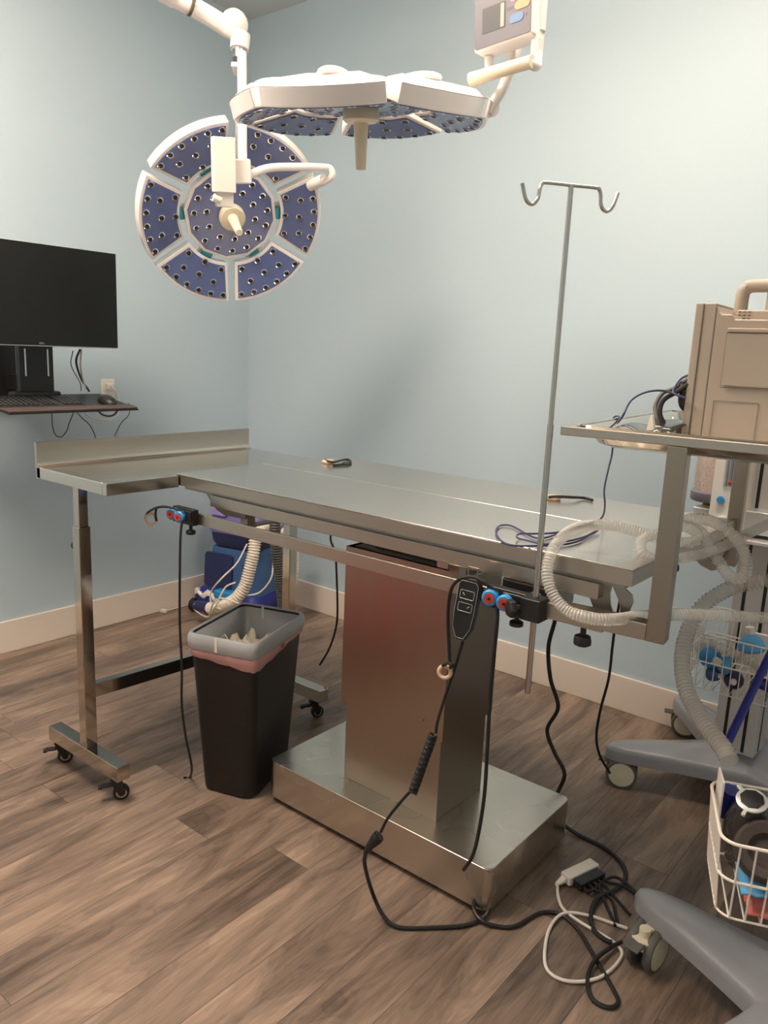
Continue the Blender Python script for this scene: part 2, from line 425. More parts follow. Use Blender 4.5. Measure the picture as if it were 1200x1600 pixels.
# ================================================================ rolling side table with upstand
t = thing('rolling_side_table', (1.27, -1.39, 0), 'steel side table on castors with a raised edge, butted against the treatment table', 'side table')
DX0, DX1, DY0, DY1 = 1.082, 1.468, -1.822, -.955; DZ = 1.026
B((DX0, DY0, DZ-.036), (TX0-.001, DY1, DZ)).build('tabletop', m_desk, t, bevel=.003)
B((TX0-.001, DY0, DZ-.036), (DX1, TY0-.003, DZ)).build('tabletop_edge', m_desk, t, bevel=.002)
us = MB()
prof = [(DX0-.006, DZ-.036), (DX0-.006, DZ+.076), (DX0+.004, DZ+.076), (DX0+.004, DZ+.016), (DX0+.007, DZ+.008), (DX0+.012, DZ+.003), (DX0+.020, DZ+.0005), (DX0+.020, DZ-.036)]
MY = Matrix(((1,0,0,0),(0,0,1,0),(0,1,0,0),(0,0,0,1)))
us.prism(prof, DY0, DY1, MY); us.build('upstand', m_steel_y, t, smooth=50)
def castor(p, parent, ang, r=.025):
    """small furniture castor: plate, fork, brake lever and twin wheel"""
    z = Matrix.Translation((p[0], p[1], 0)) @ Matrix.Rotation(ang, 4, 'Z')
    f = MB(); f.lathe([(.016, .078), (.018, .070), (.012, .062)], z, 14)
    for s in (-1, 1): f.add([z @ V(q) for q in ((-.014, s*.014, .066), (.014, s*.014, .066), (.03, s*.014, r+.006), (.020, s*.014, r-.008), (.006, s*.014, r), (-.014, s*.017, .066), (.014, s*.017, .066), (.03, s*.017, r+.006), (.020, s*.017, r-.008), (.006, s*.017, r))],
                        ((0,1,2,3,4),(9,8,7,6,5),(0,1,6,5),(1,2,7,6),(2,3,8,7),(3,4,9,8),(4,0,5,9)))
    f.box((-.014, -.017, .060), (.018, .017, .070), z)
    f.box((-.045, -.010, .050), (-.010, .010, .056), z); f.box((-.052, -.010, .046), (-.04, .010, .053), z)
    fo = f.build('castor', m_black, parent, bevel=.001)
    zz = z @ Matrix.Translation((.017, 0, r)) @ Matrix.Rotation(R(90), 4, 'X')
    MB().lathe([(r*.55, -.012), (r*.9, -.0115), (r, -.008), (r, .008), (r*.9, .0115), (r*.55, .012)], zz, 24).build('wheel', m_black_r, fo)
    MB().lathe([(r*.62, -.0128), (r*.66, -.012), (r*.66, .012), (r*.62, .0128), (r*.42, .0128), (r*.40, .0115)], zz, 20).build('wheel_hub', m_rod, fo)
for yy in (DY0+.042, DY1+.012):
    fy = yy; dx = 0 if yy < -1.5 else .055
    fb = MB().box((1.045+dx, fy-.0225, .084), (1.452+dx*1.2, fy+.0225, .134)); fb.build('foot_beam', m_polish, t, bevel=.002)
    for x in (1.072, 1.405): castor((x+dx, fy), t, R(60))
    po = MB().box((1.243+dx, fy-.0225, .134), (1.282+dx, fy+.0165, .862)); po.build('post', m_polish, t, bevel=.002)
    MB().box((1.247+dx, fy-.0185, .862), (1.278+dx, fy+.0125, DZ-.036)).build('inner_post', m_polish, t, bevel=.0015)
    kn = MB(); kn.cyl((1.245+dx, fy, .795), (1.225+dx, fy, .795), .006); kn.lathe([(.014, 0), (.018, .003), (.016, .010), (.010, .013)], frame((1.230+dx, fy, .795), (-1, 0, 0)), 8); kn.build('height_knob', m_black, t)
MB().add([(1.247, DY0+.058, .3), (1.280, DY0+.058, .3), (1.335, DY1-.010, .3), (1.302, DY1-.010, .3), (1.247, DY0+.058, .345), (1.280, DY0+.058, .345), (1.335, DY1-.010, .345), (1.302, DY1-.010, .345)], ((0,3,2,1),(4,5,6,7),(0,1,5,4),(1,2,6,5),(2,3,7,6),(3,0,4,7))).build('crossbar', m_polish, t, bevel=.002)

# ================================================================ clamps and tie ropes
def rope(name, paths, r, label, cat, ringspec=None, mt=m_black_r, group=None):
    t = thing(name, paths[0][0], label, cat, group=group)
    for p in paths: MB().tube(resample(chain(p, 8), .006), r, 8).build('rope_strand', mt, t)
    if ringspec: 
        c, nrm, R0, r0 = ringspec
        Mx = frame(c, nrm)
        pts = [Mx @ V((R0*math.cos(a), R0*math.sin(a), 0)) for a in [2*math.pi*k/28 for k in range(28)]]
        MB().tube(pts, r0, 10, closed=True).build('ring', m_wood_ring, t)
    return t
def clamp(x, y, sgn, label, knobs=(0, .036)):
    """black rail clamp with two blue cleat knobs; sgn = which way it faces in y"""
    t = thing('rail_clamp', (x, y, RZ0), label, 'clamp')
    m = MB(); m.box((x-.012, y+sgn*.002, .896), (x+.085, y+sgn*.024, .944)); m.box((x+.03, y+sgn*.024, .912), (x+.082, y+sgn*.03, .94))
    m.build('clamp_body', m_black, t, bevel=.003)
    for k in knobs:
        c = V((x+k+.006, y+sgn*.030, .924-.003*(k > 0)))
        kb = MB().lathe([(.014, -.010), (.0165, -.008), (.0165, .006), (.018, .010), (.018, .016), (.015, .019)], frame(c, (0.25, sgn, 0)), 18)
        ko = kb.build('blue_knob', m_blue, t, bevel=.001); ko['label'] = 'bright blue knob with red centre'
        c2 = c+V((.25, sgn, 0)).normalized()*.0195
        MB().lathe([(.0115, -.001), (.0115, .0015)], frame(c2, (.25, sgn, 0)), 18).build('knob_centre', m_red, ko)
        MB().lathe([(.004, 0), (.003, .003)], frame(c2, (.25, sgn, 0)), 10).build('knob_screw', m_black, ko)
    s = MB(); s.cyl((x+.06, y+sgn*.012, .896), (x+.06, y+sgn*.012, .875), .005); s.lathe([(.010, 0), (.015, .002), (.015, .010), (.011, .013)], Matrix.Translation((x+.06, y+sgn*.012, .866)), 10)
    s.build('thumb_screw', m_black, t)
    return t
clamp(1.513, RYN, -1, 'black rail clamp with two blue knobs at the left end of the near table rail')
clamp(2.614, RYN, -1, 'black rail clamp with two blue knobs beside the infusion pole')
y = RYN-.03
rope('tie_rope', [[PY(287, 802, y-.005), PY(270, 794, y-.02), PY(250, 792, y-.03), PY(232, 800, y-.02), PY(226, 812, y-.01)],
                  [PY(244, 793, y-.03), PY(243, 806, y-.02), PY(245, 815, y-.015)],
                  [PY(285, 810, y-.01), PY(282, 840, y-.02), PY(281, 900, y-.03), PY(281, 975, y-.03), PY(284, 1040, y-.03), PY(284, 1100, y-.03), PY(290, 1150, y-.02), PY(299, 1195, y), F(297, 1214, .006), F(286, 1215, .006)]],
     .0037, 'black tie rope with tan ring, hanging from the left clamp beside the bin', 'rope', (PY(236, 811, y-.015), (.55, -.8, .35), .0165, .0042))
rope('tie_rope', [[PY(775, 925, y), PY(757, 910, y-.012), PY(735, 901, y-.02), PY(715, 907, y-.024), PY(704, 925, y-.022), PY(700, 965, y-.015), PY(702, 1015, y-.01), PY(703, 1038, y-.01)],
                  [PY(692, 1040, y-.014), PY(700, 1036, y-.018), PY(708, 1040, y-.014), PY(702, 1044, y-.01)]],
     .004, 'black tie rope with tan ring, looped over the hand control', 'rope', (PY(695, 1050, y-.012), (.3, -.9, .2), .0135, .0048))
rope('tie_rope', [[PY(777, 940, y-.01), PY(777, 970, y-.012), PY(771, 1030, y-.012), PY(766, 1085, y-.012), PY(762, 1160, y-.012), PY(757, 1240, y-.012), PY(748, 1300, y-.01), PY(738, 1338, y-.005), PY(723, 1361, y)]],
     .0042, 'black rope end hanging beside the column from the right near clamp', 'rope')
# far side: ropes lying on the top and hanging down behind
def flat_ring(p, q, hang, label):
    P = V(p)
    t = rope('tie_rope', [q], .0042, label, 'rope', (P+V((0, 0, .0065)), (0, 0, 1), .0165, .0062))
    MB().tube(resample(chain(hang, 8), .008), .0042, 8).build('rope_strand', m_black_r, t)
flat_ring(F(513, 724, TZ), [F(508, 719, TZ+.010), F(520, 722, TZ+.012), F(540, 718, TZ+.006), F(547, 720, TZ+.005), F(545, 725, TZ+.005), F(520, 727, TZ+.005)],
          [V((1.86, RYR+.03, .93)), PY(526, 826, -.80), PY(525, 870, -.79), PY(527, 930, -.79), PY(526, 975, -.79), PY(515, 1012, -.80), PY(499, 1040, -.82)],
          'black tie rope with tan ring lying near the far left corner of the table top')
flat_ring(F(864, 781, TZ), [F(857, 777, TZ+.010), F(870, 776, TZ+.013), F(895, 777, TZ+.012), F(912, 778, TZ+.006), F(927, 782, TZ+.005)],
          [V((2.60, RYR+.03, .93)), PY(962, 975, -.80), PY(957, 1010, -.79), PY(951, 1060, -.79), PY(938, 1110, -.78), PY(932, 1150, -.76), PY(937, 1180, -.74), PY(953, 1208, -.70)],
          'black tie rope with tan ring lying on the right half of the table top')
for xx, lb in ((1.83, 'black rail clamp on the far rail, behind the left part of the table'), (2.57, 'black rail clamp on the far rail, behind the right part of the table')): clamp(xx, RYR, 1, lb)

# ================================================================ hand control, its coiled cable and the lead along the floor
t = thing('hand_control', PY(725, 955, -1.628), 'black hand control with white outlined buttons hanging from the near rail', 'hand control')
c = PY(725, 957, -1.63); Mx = frame(c, (.22, -1, .12), (1, 0, 0)); Mx = Mx @ Matrix.Rotation(R(-3), 4, 'Z') @ Matrix.Scale(.9, 4, (1, 0, 0))
MB().prism([(-.020, .078), (.020, .078), (.028, .066), (.0285, .0), (.026, -.035), (.012, -.064), (-.012, -.064), (-.026, -.035), (-.0285, .0), (-.028, .066)], -.024, 0, Mx, 1).build('control_body', m_black, t, bevel=.004)
def outline(P, r, M_, name, par, mt=m_silver):
    MB().tube([M_ @ V((*p, .0012)) for p in P], r, 5, closed=True).build(name, mt, par)
outline([(-.018, .070), (.018, .070), (.025, .062), (.0255, 0), (.023, -.034), (.010, -.058), (-.010, -.058), (-.023, -.034), (-.0255, 0), (-.025, .062)], .0004, Mx, 'face_outline', t)
for yy in (.040, .012):
    b_ = MB().prism(rrect(-.018, .018, yy-.0095, yy+.0095, .003), 0, .0012, Mx).build('button', m_black, t)
    outline(rrect(-.018, .018, yy-.0095, yy+.0095, .003), .0005, Mx, 'button_outline', b_)
    s_ = -1 if yy > .03 else 1
    MB().tube([Mx @ V((s_*.011, yy+.004, .002)), Mx @ V((s_*.006, yy-.001, .002))], .0009, 5).build('button_mark', m_silver, b_)
MB().tube([Mx @ V((-.012, .076, -.016)), Mx @ V((-.012, .10, -.012)), Mx @ V((.012, .10, -.012)), Mx @ V((.012, .076, -.016))], .0025, 6).build('hanger', m_steel, t)
yy = -1.625
pts = [PY(723, 1003, yy), PY(712, 1040, yy), PY(695, 1090, yy), PY(683, 1130, yy-.01), PY(681, 1148, yy-.01)]
MB().tube(resample(chain(pts, 8), .006), .0036, 8).build('cable', m_black_r, t)
a, b = PY(677, 1148, yy-.01), PY(645, 1238, yy-.03); ax = (b-a); L = ax.length; Mc = frame(a, ax)
N = 30*14; MB().tube([Mc @ V((.0085*math.cos(2*math.pi*k/14), .0085*math.sin(2*math.pi*k/14), L*k/N)) for k in range(N+1)], .0032, 6).build('coiled_cable', m_black_r, t)
p2 = [b, PY(640, 1238, yy-.03), PY(622, 1258, yy-.04), PY(605, 1280, yy-.05), PY(594, 1302, yy-.055)]
MB().tube(resample(chain(p2, 8), .006), .0036, 8).build('cable', m_black_r, t)
q = PY(592, 1306, yy-.06); q2 = PY(578, 1322, yy-.07)
cn = MB(); cn.tube([q, q.lerp(q2, .3), q2, PY(571, 1332, yy-.075)], .01, 10, radii=[.014, .015, .010, .006]); cn.box((-.014, -.004, -.012), (.014, .004, .002), frame(q, (q-q2).normalized(), (1, 0, 0)))
cn.build('plug_connector', m_black, t, bevel=.001)
fl = [PY(571, 1332, yy-.075), PY(570, 1352, yy-.08), F(582, 1395, .07), F(600, 1432, .02), F(625, 1449, .006), F(680, 1449, .006), F(725, 1446, .006), F(752, 1436, .008),
      F(764, 1420, .022), F(758, 1402, .045), F(744, 1402, .045), F(740, 1420, .022), F(752, 1438, .014), F(775, 1447, .006), F(805, 1447, .006), F(845, 1426, .006), F(878, 1430, .006), F(905, 1455, .006), F(930, 1497, .006), F(955, 1540, .006),
      F(966, 1566, .006), F(950, 1574, .006), F(925, 1560, .007), F(918, 1530, .008), F(930, 1500, .016), F(955, 1480, .014), F(972, 1471, .012)]
MB().tube(resample(chain(fl, 8), .008), .0052, 8).build('floor_lead', m_black_r, t)

# thick black power cable from the far side to the power strip
pc = [PY(868, 930, -.98), PY(868, 965, -.97), PY(857, 1010, -.96), PY(860, 1060, -.95), PY(872, 1105, -.94), PY(855, 1140, -.93), PY(866, 1175, -.93), PY(882, 1208, -.93), PY(873, 1235, -.94), F(862, 1262, .08), F(872, 1282, .03), F(905, 1305, .006), F(945, 1325, .006), F(972, 1350, .006),
      F(977, 1375, .006), F(958, 1392, .008), F(935, 1402, .012), F(924, 1425, .008), F(926, 1450, .007), F(945, 1468, .006), F(962, 1474, .006)]
MB().tube(resample(chain(pc, 8), .01), .0062, 8).build('power_cable', m_black_r)
tag(bpy.data.objects['power_cable'], 'thick black power cable dropping behind the table base and curling on the floor', 'cable')

# ================================================================ infusion pole with its clamp
PXY = V((2.722, -1.628, 0))
t = thing('infusion_pole', (PXY.x, PXY.y, .735), 'thin steel infusion pole with two hooks clamped to the near table rail', 'infusion pole')
MB().cyl((PXY.x, PXY.y, .735), (PXY.x, PXY.y, 1.30), .0062, seg=16).build('pole', m_rod, t)
MB().cyl((PXY.x, PXY.y, 1.30), (PXY.x, PXY.y, 1.742), .0050, seg=16).build('upper_pole', m_rod, t)
hd = V((math.cos(R(53)), math.sin(R(53)), 0)); top = V((PXY.x, PXY.y, 1.742))
def hk(s):
    P = [(0, 0), (.050, 0), (.058, -.003), (.062, -.012), (.064, -.028), (.071, -.038), (.080, -.039), (.089, -.030), (.097, -.005)]
    return [top+hd*(s*a)+V((0, 0, b)) for a, b in P]
for s in (-1, 1): MB().tube(chain(hk(s), 5), .0036, 10).build('hook_arm', m_rod, t)
cl = MB(); cl.box((PXY.x-.026, PXY.y-.018, .896), (PXY.x+.020, RYN-.002, .944)); co = cl.build('pole_clamp', m_black, t, bevel=.003)
MB().lathe([(.008, 0), (.008, .010), (.019, .012), (.021, .018), (.019, .026), (.012, .028)], frame((PXY.x-.028, PXY.y-.012, .918), (-.6, -.8, 0)), 6).build('clamp_knob', m_black, co, bevel=.002)

# ================================================================ waste bin
t = thing('waste_bin', (1.595, -1.402, 0), 'tall black rectangular waste bin with a grey liner folded over its rim', 'waste bin', rz=R(18.5))
def shell(levels, name, mt, par, thick=.003, closed_bottom=True, seg=5):
    m = MB(); n = None; off = 0
    for (cx, cy, hx, hy, r, z) in levels:
        P = rrect(cx-hx, cx+hx, cy-hy, cy+hy, r, seg); n = len(P)
        m.v += [V((x, y, z)) for x, y in P]
    for i in range(len(levels)-1): m.f += [(i*n+k, i*n+(k+1) % n, (i+1)*n+(k+1) % n, (i+1)*n+k) for k in range(n)]
    if closed_bottom: m.f.append(tuple(range(n))[::-1])
    o = m.build(name, mt, par, local=True, smooth=50)
    s = o.modifiers.new('thick', 'SOLIDIFY'); s.thickness = thick; s.offset = 0
    return o
BC = (.0, -.0)
shell([(0, 0, .084, .125, .03, .002), (0, 0, .092, .133, .035, .008), (0, 0, .116, .163, .028, .50), (0, 0, .117, .164, .028, .54)], 'bin_body', m_bin, t, .004)
shell([(0, 0, .100, .147, .025, .30), (0, 0, .1135, .1605, .026, .535)], 'liner_inside', m_liner, t, .0015, False)
shell([(0, 0, .114, .161, .026, .543), (0, 0, .121, .168, .026, .545), (0, 0, .126, .173, .028, .536), (0, 0, .127, .174, .028, .518), (0, 0, .125, .172, .028, .500), (0, 0, .120, .168, .026, .492)], 'liner_rim', m_liner, t, .003, False)
m = MB(); P = [p for p in rrect(-.1215, .1215, -.169, .169, .026, 6)]; 
Q = []
for a_, b_ in zip(P, P[1:]+P[:1]):
    d_ = math.dist(a_, b_); k_ = max(1, int(d_/.02)); Q += [(a_[0]+(b_[0]-a_[0])*i/k_, a_[1]+(b_[1]-a_[1])*i/k_) for i in range(k_)]
n = len(Q)
m.v += [V((x, y, .510)) for x, y in Q]
m.v += [V((x*(1.0+.012*math.sin(i*1.9)), y*(1+.012*math.sin(i*2.3)), .486-.003*math.sin(i*1.1))) for i, (x, y) in enumerate(Q)]
m.v += [V((x*.99, y*.99, .472-.022*max(0, 1-math.dist((x, y), (.12, -.17))/.22)+.012*max(0, 1-math.dist((x, y), (.12, .17))/.2)-.002*math.sin(i*1.7))) for i, (x, y) in enumerate(Q)]
for r_ in range(2): m.f += [(r_*n+k, r_*n+(k+1) % n, (r_+1)*n+(k+1) % n, (r_+1)*n+k) for k in range(n)]
o = m.build('liner_skirt', m_linerpk, t, local=True, smooth=60); s = o.modifiers.new('thick', 'SOLIDIFY'); s.thickness = .0012
for (x_, y_, sx_, sy_) in ((-.012, -.1755, .0045, .001), (-.035, .158, .0045, .001)):
    MB().box((x_-sx_, y_-sy_, .500), (x_+sx_, y_+sy_, .544)).build('liner_tie', m_cordwhite, t, local=True)
MB().sphere(V((.121, .01, .484)), .012, sc=(.25, 1.2, .7)).build('red_drawstring', m_waste_red, t, local=True)
# crumpled tissue in the bin
m = MB(); cx, cy, cz = 1.59, -1.40, .472
g = 9; vs = []
for i in range(g):
    for j in range(g):
        vs.append((cx-.055+.11*i/8+random.uniform(-.006, .006), cy-.06+.12*j/8+random.uniform(-.006, .006), cz+.035*math.sin(i*1.3+j*.7)*.5+.02*math.cos(j*1.7)+random.uniform(-.006, .006)))
m.add(vs, [(i*g+j, (i+1)*g+j, (i+1)*g+j+1, i*g+j+1) for i in range(g-1) for j in range(g-1)])
o = m.build('crumpled_tissue', m_paper, smooth=15); s = o.modifiers.new('thick', 'SOLIDIFY'); s.thickness = .002
tag(o, 'crumpled cream paper tissue lying in the waste bin', 'tissue')

# ================================================================ blue warming machine in the corner
t = thing('blue_machine', (.33, -.25, 0), 'blue and purple floor machine with a white ribbed hose in the corner of the room', 'machine')
Ma = Matrix.Translation((.29, -.275, 0)) @ Matrix.Rotation(R(12), 4, 'Z')     # local -y is its front
def LP(p): return Ma @ V(p)
def loft(levels, name, mt, par, bev=.004, seg=6):
    m = MB(); n = None
    for (x0, x1, y0, y1, r, z) in levels:
        P = rrect(x0, x1, y0, y1, r, seg); n = len(P); m.v += [LP((x, y, z)) for x, y in P]
    for i in range(len(levels)-1): m.f += [(i*n+k, i*n+(k+1) % n, (i+1)*n+(k+1) % n, (i+1)*n+k) for k in range(n)]
    m.f.append(tuple(range(n))[::-1]); m.f.append(tuple((len(levels)-1)*n+k for k in range(n)))
    return m.build(name, mt, par, smooth=42)
loft([(-.21, .20, -.17, .15, .06, .035), (-.22, .21, -.18, .16, .06, .05), (-.22, .21, -.18, .16, .06, .10), (-.19, .19, -.15, .14, .06, .135)], 'base_skirt', m_royal, t)
loft([(-.18, .19, -.14, .13, .06, .13), (-.165, .18, -.13, .12, .06, .22), (-.14, .165, -.12, .11, .05, .36), (-.12, .15, -.10, .10, .05, .375)], 'lower_body', m_mblue, t)
m = MB(); m.prism(rrect(-.155, .025, 0, .185, .02), 0, .012, Ma @ Matrix.Translation((0, -.135, .15)) @ Matrix.Rotation(R(86), 4, 'X')); m.build('recess', m_navy, t, smooth=50)
MB().box((-.06, -.19, .105), (.06, -.12, .150), Ma).build('blue_tray', m_blue, t, bevel=.012)
cs = MB(); g_ = 10; vs = []
for i in range(g_):
    for j in range(4): vs.append(LP((-.19+.20*i/9, -.19+.05*j/3+random.uniform(-.006, .006), .122+.012*math.sin(i*1.7+j)+random.uniform(-.004, .004)-(.02 if j == 0 else 0))))
cs.add(vs, [(i*4+j, (i+1)*4+j, (i+1)*4+j+1, i*4+j+1) for i in range(g_-1) for j in range(3)])
o = cs.build('white_cloth_strip', m_white2, t, smooth=30); sd = o.modifiers.new('thick', 'SOLIDIFY'); sd.thickness = .006
loft([(-.12, .16, -.12, .12, .05, .375), (-.135, .18, -.135, .13, .06, .40), (-.14, .19, -.14, .13, .06, .455)], 'waist', m_navy, t)
loft([(-.145, .195, -.145, .135, .06, .452), (-.15, .195, -.15, .135, .06, .475), (-.145, .18, -.12, .13, .06, .55), (-.130, .16, -.075, .13, .05, .63), (-.10, .12, -.03, .12, .04, .66)], 'upper_body', m_purple, t)
Mk = frame(LP((-.070, -.108, .575)), (Ma.to_3x3() @ V((0, -.8, .62))), (1, .2, 0))
kp = MB().prism(rrect(-.05, .06, -.045, .05, .02), 0, .004, Mk).build('keypad', mat('lilac_keypad', (.25, .17, .45), .4), t)
for i, (x, y) in enumerate(((.045, -.028), (.05, -.008), (.045, .012), (.012, -.024))): MB().lathe([(.007, 0), (.006, .004)], Mk @ Matrix.Translation((x, y, .004)), 12).build('key', m_white2, kp)
MB().lathe([(.014, 0), (.012, .003)], Mk @ Matrix.Translation((0, .02, .004)), 16).build('dial', m_navy, kp)
MB().box((.09, -.137, .235), (.15, -.126, .30), Ma).build('badge', m_navy, t, bevel=.002)
MB().tube([LP((.12+.014*math.cos(a), -.139, .268+.014*math.sin(a))) for a in [2*math.pi*k/20 for k in range(20)]], .002, 6, closed=True).build('badge_circle', m_mblue, t)
MB().cyl(LP((.17, -.10, .44)), LP((.17, -.16, .44)), .035, .035).build('hose_port', m_black, t)
for x, y_ in ((-.2, -.17), (.24, -.14)):
    MB().lathe([(.018, -.016), (.035, -.014), (.037, -.006), (.037, .006), (.035, .014), (.018, .016)], frame(LP((x, y_, .037)), Ma.to_3x3() @ V((1, 0, 0)))).build('wheel', m_black_r, t)
def corrugate(path, r, pitch, depth, name, mt, par, seg=16):
    P = resample(chain(path, 10), pitch/4); n = len(P)
    rad = [r-(depth if (i % 4) in (2, 3) else 0) for i in range(n)]
    return MB().tube(P, r, seg, radii=rad).build(name, mt, par, smooth=80)
ys = lambda a, b, y: PY(a, b, y)
corrugate([LP((.19, -.13, .47)), ys(432, 815, -.43), ys(412, 826, -.47), ys(400, 840, -.49), ys(396, 865, -.51), ys(390, 890, -.53), ys(383, 915, -.55), ys(368, 936, -.58), ys(345, 948, -.60), ys(322, 951, -.60)], .032, .0135, .0065, 'white_hose', m_hosewhite, t)
MB().cyl(ys(328, 951, -.60), ys(306, 946, -.60), .034, .026).build('hose_nozzle', m_navy, t)
corrugate([PY(440, 830, -.30), PY(452, 836, -.28), PY(459, 852, -.26), PY(461, 880, -.25), PY(459, 905, -.25), PY(452, 925, -.26)], .022, .012, .003, 'white_hose', m_hosewhite, t)
wc = [F(283, 953, .012), F(300, 946, .01), F(318, 938, .01)]
MB().tube(resample(chain([F(258, 955, .006), F(275, 950, .008), F(300, 943, .008), F(330, 935, .01)], 8), .01), .0035, 8).build('power_cord', m_cordwhite, t)
MB().box((-.018, -.010, 0), (.018, .010, .018), Matrix.Translation(F(256, 957, .002)) @ Matrix.Rotation(R(20), 4, 'Z')).build('cord_plug', m_cordwhite, t, bevel=.003)
yy = -.62
for P in ([ys(386, 850, -.45), ys(370, 880, -.52), ys(345, 905, yy), ys(330, 925, yy), ys(331, 945, yy), ys(345, 952, yy-.02)],
          [ys(430, 845, -.42), ys(427, 880, -.45), ys(423, 905, -.47), ys(405, 926, -.50), ys(382, 931, -.56)],
          [ys(304, 943, yy), ys(305, 953, yy), ys(325, 964, yy), ys(332, 945, yy-.03), ys(345, 935, yy-.03), ys(365, 940, yy-.03), ys(380, 946, yy-.03)],
          [ys(368, 910, -.56), ys(352, 918, -.6), ys(338, 945, -.63), ys(330, 960, -.63)]):
    MB().tube(resample(chain(P, 8), .01), .0042, 8).build('looped_cord', m_cordwhite, t)
# dark ribbed hose standing behind the side table post
gt = thing('grey_hose', (.95, -.6, 0), 'dark grey ribbed hose hanging beside the rear post of the side table', 'hose')
corrugate([ys(430, 806, -.62), ys(430, 840, -.62), ys(436, 890, -.60), ys(441, 930, -.58), ys(444, 975, -.56)], .027, .012, .004, 'ribbed_hose', m_hosegrey, gt)

# ================================================================ wall computer: mount, monitor, tray, keyboard, mouse
XM = .44
t = thing('wall_mount', (.0, -1.42, 1.15), 'black wall mounted sliding bracket and keyboard tray under the monitor', 'wall mount')
sp_ = B((.015, -1.50, 1.16), (.06, -1.36, 1.62)); sp_.build('wall_track', m_black, t, bevel=.003)
yc = (PX(30, 545, .25).y+PX(80, 545, .25).y)/2; XU = .225
B((XU, yc-.072, 1.17), (XU+.03, yc+.072, 1.50)).build('upright', m_black, t, bevel=.002)
for s in (-1, 1): B((XU+.03, yc+s*.048-.003, 1.26), (XU+.0315, yc+s*.048+.003, 1.37)).build('slot_strip', m_silver, t)
B((.05, yc-.04, 1.20), (XU+.01, yc+.04, 1.26)).build('arm', m_black, t, bevel=.004)
B((XU-.03, yc-.10, 1.165), (XU+.04, yc+.10, 1.197)).build('upright_foot', m_black, t, bevel=.01)
th = R(11)
TF = PX(217, 637, .47); TFL = PX(14, 647, .47)          # tray front corners
Mt = Matrix.Translation((.47, 0, (TF.z+TFL.z)/2-.002)) @ Matrix.Rotation(th, 4, 'Y')
y0, y1 = TFL.y, TF.y
y0 = TFL.y
MB().prism([(-.26, y0-.13), (-.26, y1-.03), (-.06, y1-.003), (0, y1), (0, y0), (-.06, y0-.012)], -.006, 0, Mt).build('keyboard_tray', m_black, t, bevel=.002)
MB().prism([(-.055, y0-.01), (-.055, y1-.01), (-.002, y1-.004), (-.002, y0+.004)], 0, .008, Mt).build('wrist_rest', m_leather, t, bevel=.003)
t2 = thing('computer_monitor', (XM, -1.4, 1.38), 'large black flat computer monitor with thin silver edge on the left wall', 'monitor')
a = PX(187, 397, XM); b = PX(180, 545, XM); zt, zb, yr = a.z, b.z, (a.y+b.y)/2
B((XM-.035, yr-.605, zb), (XM-.004, yr, zt)).build('monitor_case', m_silver, t2, bevel=.002)
B((XM-.004, yr-.602, zb+.004), (XM, yr-.003, zt-.002)).build('screen', m_screen, t2)
B((XM-.075, yr-.45, zb+.10), (XM-.035, yr-.15, zt-.08)).build('monitor_back', m_black, t2, bevel=.01)
def text(s, size, M_, mt, name, par):
    cu = bpy.data.curves.new(name, 'FONT'); cu.body = s; cu.size = size; cu.extrude = .0002; cu.align_x = 'CENTER'; cu.align_y = 'CENTER'
    tmp = bpy.data.objects.new(name, cu); COL.objects.link(tmp)
    dg = bpy.context.evaluated_depsgraph_get(); me = bpy.data.meshes.new_from_object(tmp.evaluated_get(dg))
    bpy.data.objects.remove(tmp); o = bpy.data.objects.new(name, me); COL.objects.link(o)
    me.materials.clear(); me.materials.append(mt); o.parent = par; o.matrix_basis = wm(par).inverted() @ M_; return o
text('DELL', .010, frame((XM+.0004, yr-.335, zb+.012), (1, 0, 0), (0, 1, 0)), m_grey_pl, 'maker_mark', t2)
tk = thing('keyboard', (0, 0, 0), 'black full size keyboard on the wall tray', 'keyboard', M=Mt @ Matrix.Translation((-.058, y1-.215, .001)))
MB().box((-.135, -.44, 0), (0, 0, .008)).build('keyboard_case', m_key, tk, bevel=.002, local=True)
K = MB()
for r_ in range(6):
    xk = -.012-.0205*r_
    for k in range(21):
        yk = -.012-.0203*k
        if k in (4, 8): continue
        K.v += []
        a_ = (xk-.016, yk-.0155, .008); b_ = (xk, yk, .0125); K.box(a_, b_)
mkk = K.build('keys', m_key, tk, local=True, bevel=.001)
mkk['label'] = 'rows of small black keys'
m_key2 = mat('key_legends', (.16, .15, .145), .5)
kl = MB()
for r_ in range(6):
    for k in range(21):
        if k in (4, 8) : continue
        xk = -.012-.0205*r_; yk = -.012-.0203*k
        kl.box((xk-.011, yk-.011, .0125), (xk-.007, yk-.006, .0128))
kl.build('key_legends', m_key2, tk, local=True)
mo = thing('computer_mouse', (0, 0, 0), 'black computer mouse at the right end of the wall tray', 'mouse', M=Mt @ Matrix.Translation((-.10, y1-.09, 0)))
MB().sphere(V((0, 0, .004)), 1, seg=24, sc=(.055, .034, .032)).build('mouse_shell', m_black, mo, local=True)
MB().box((-.045, -.002, .024), (-.02, .002, .031)).build('scroll_wheel', m_grey_pl, mo, local=True)
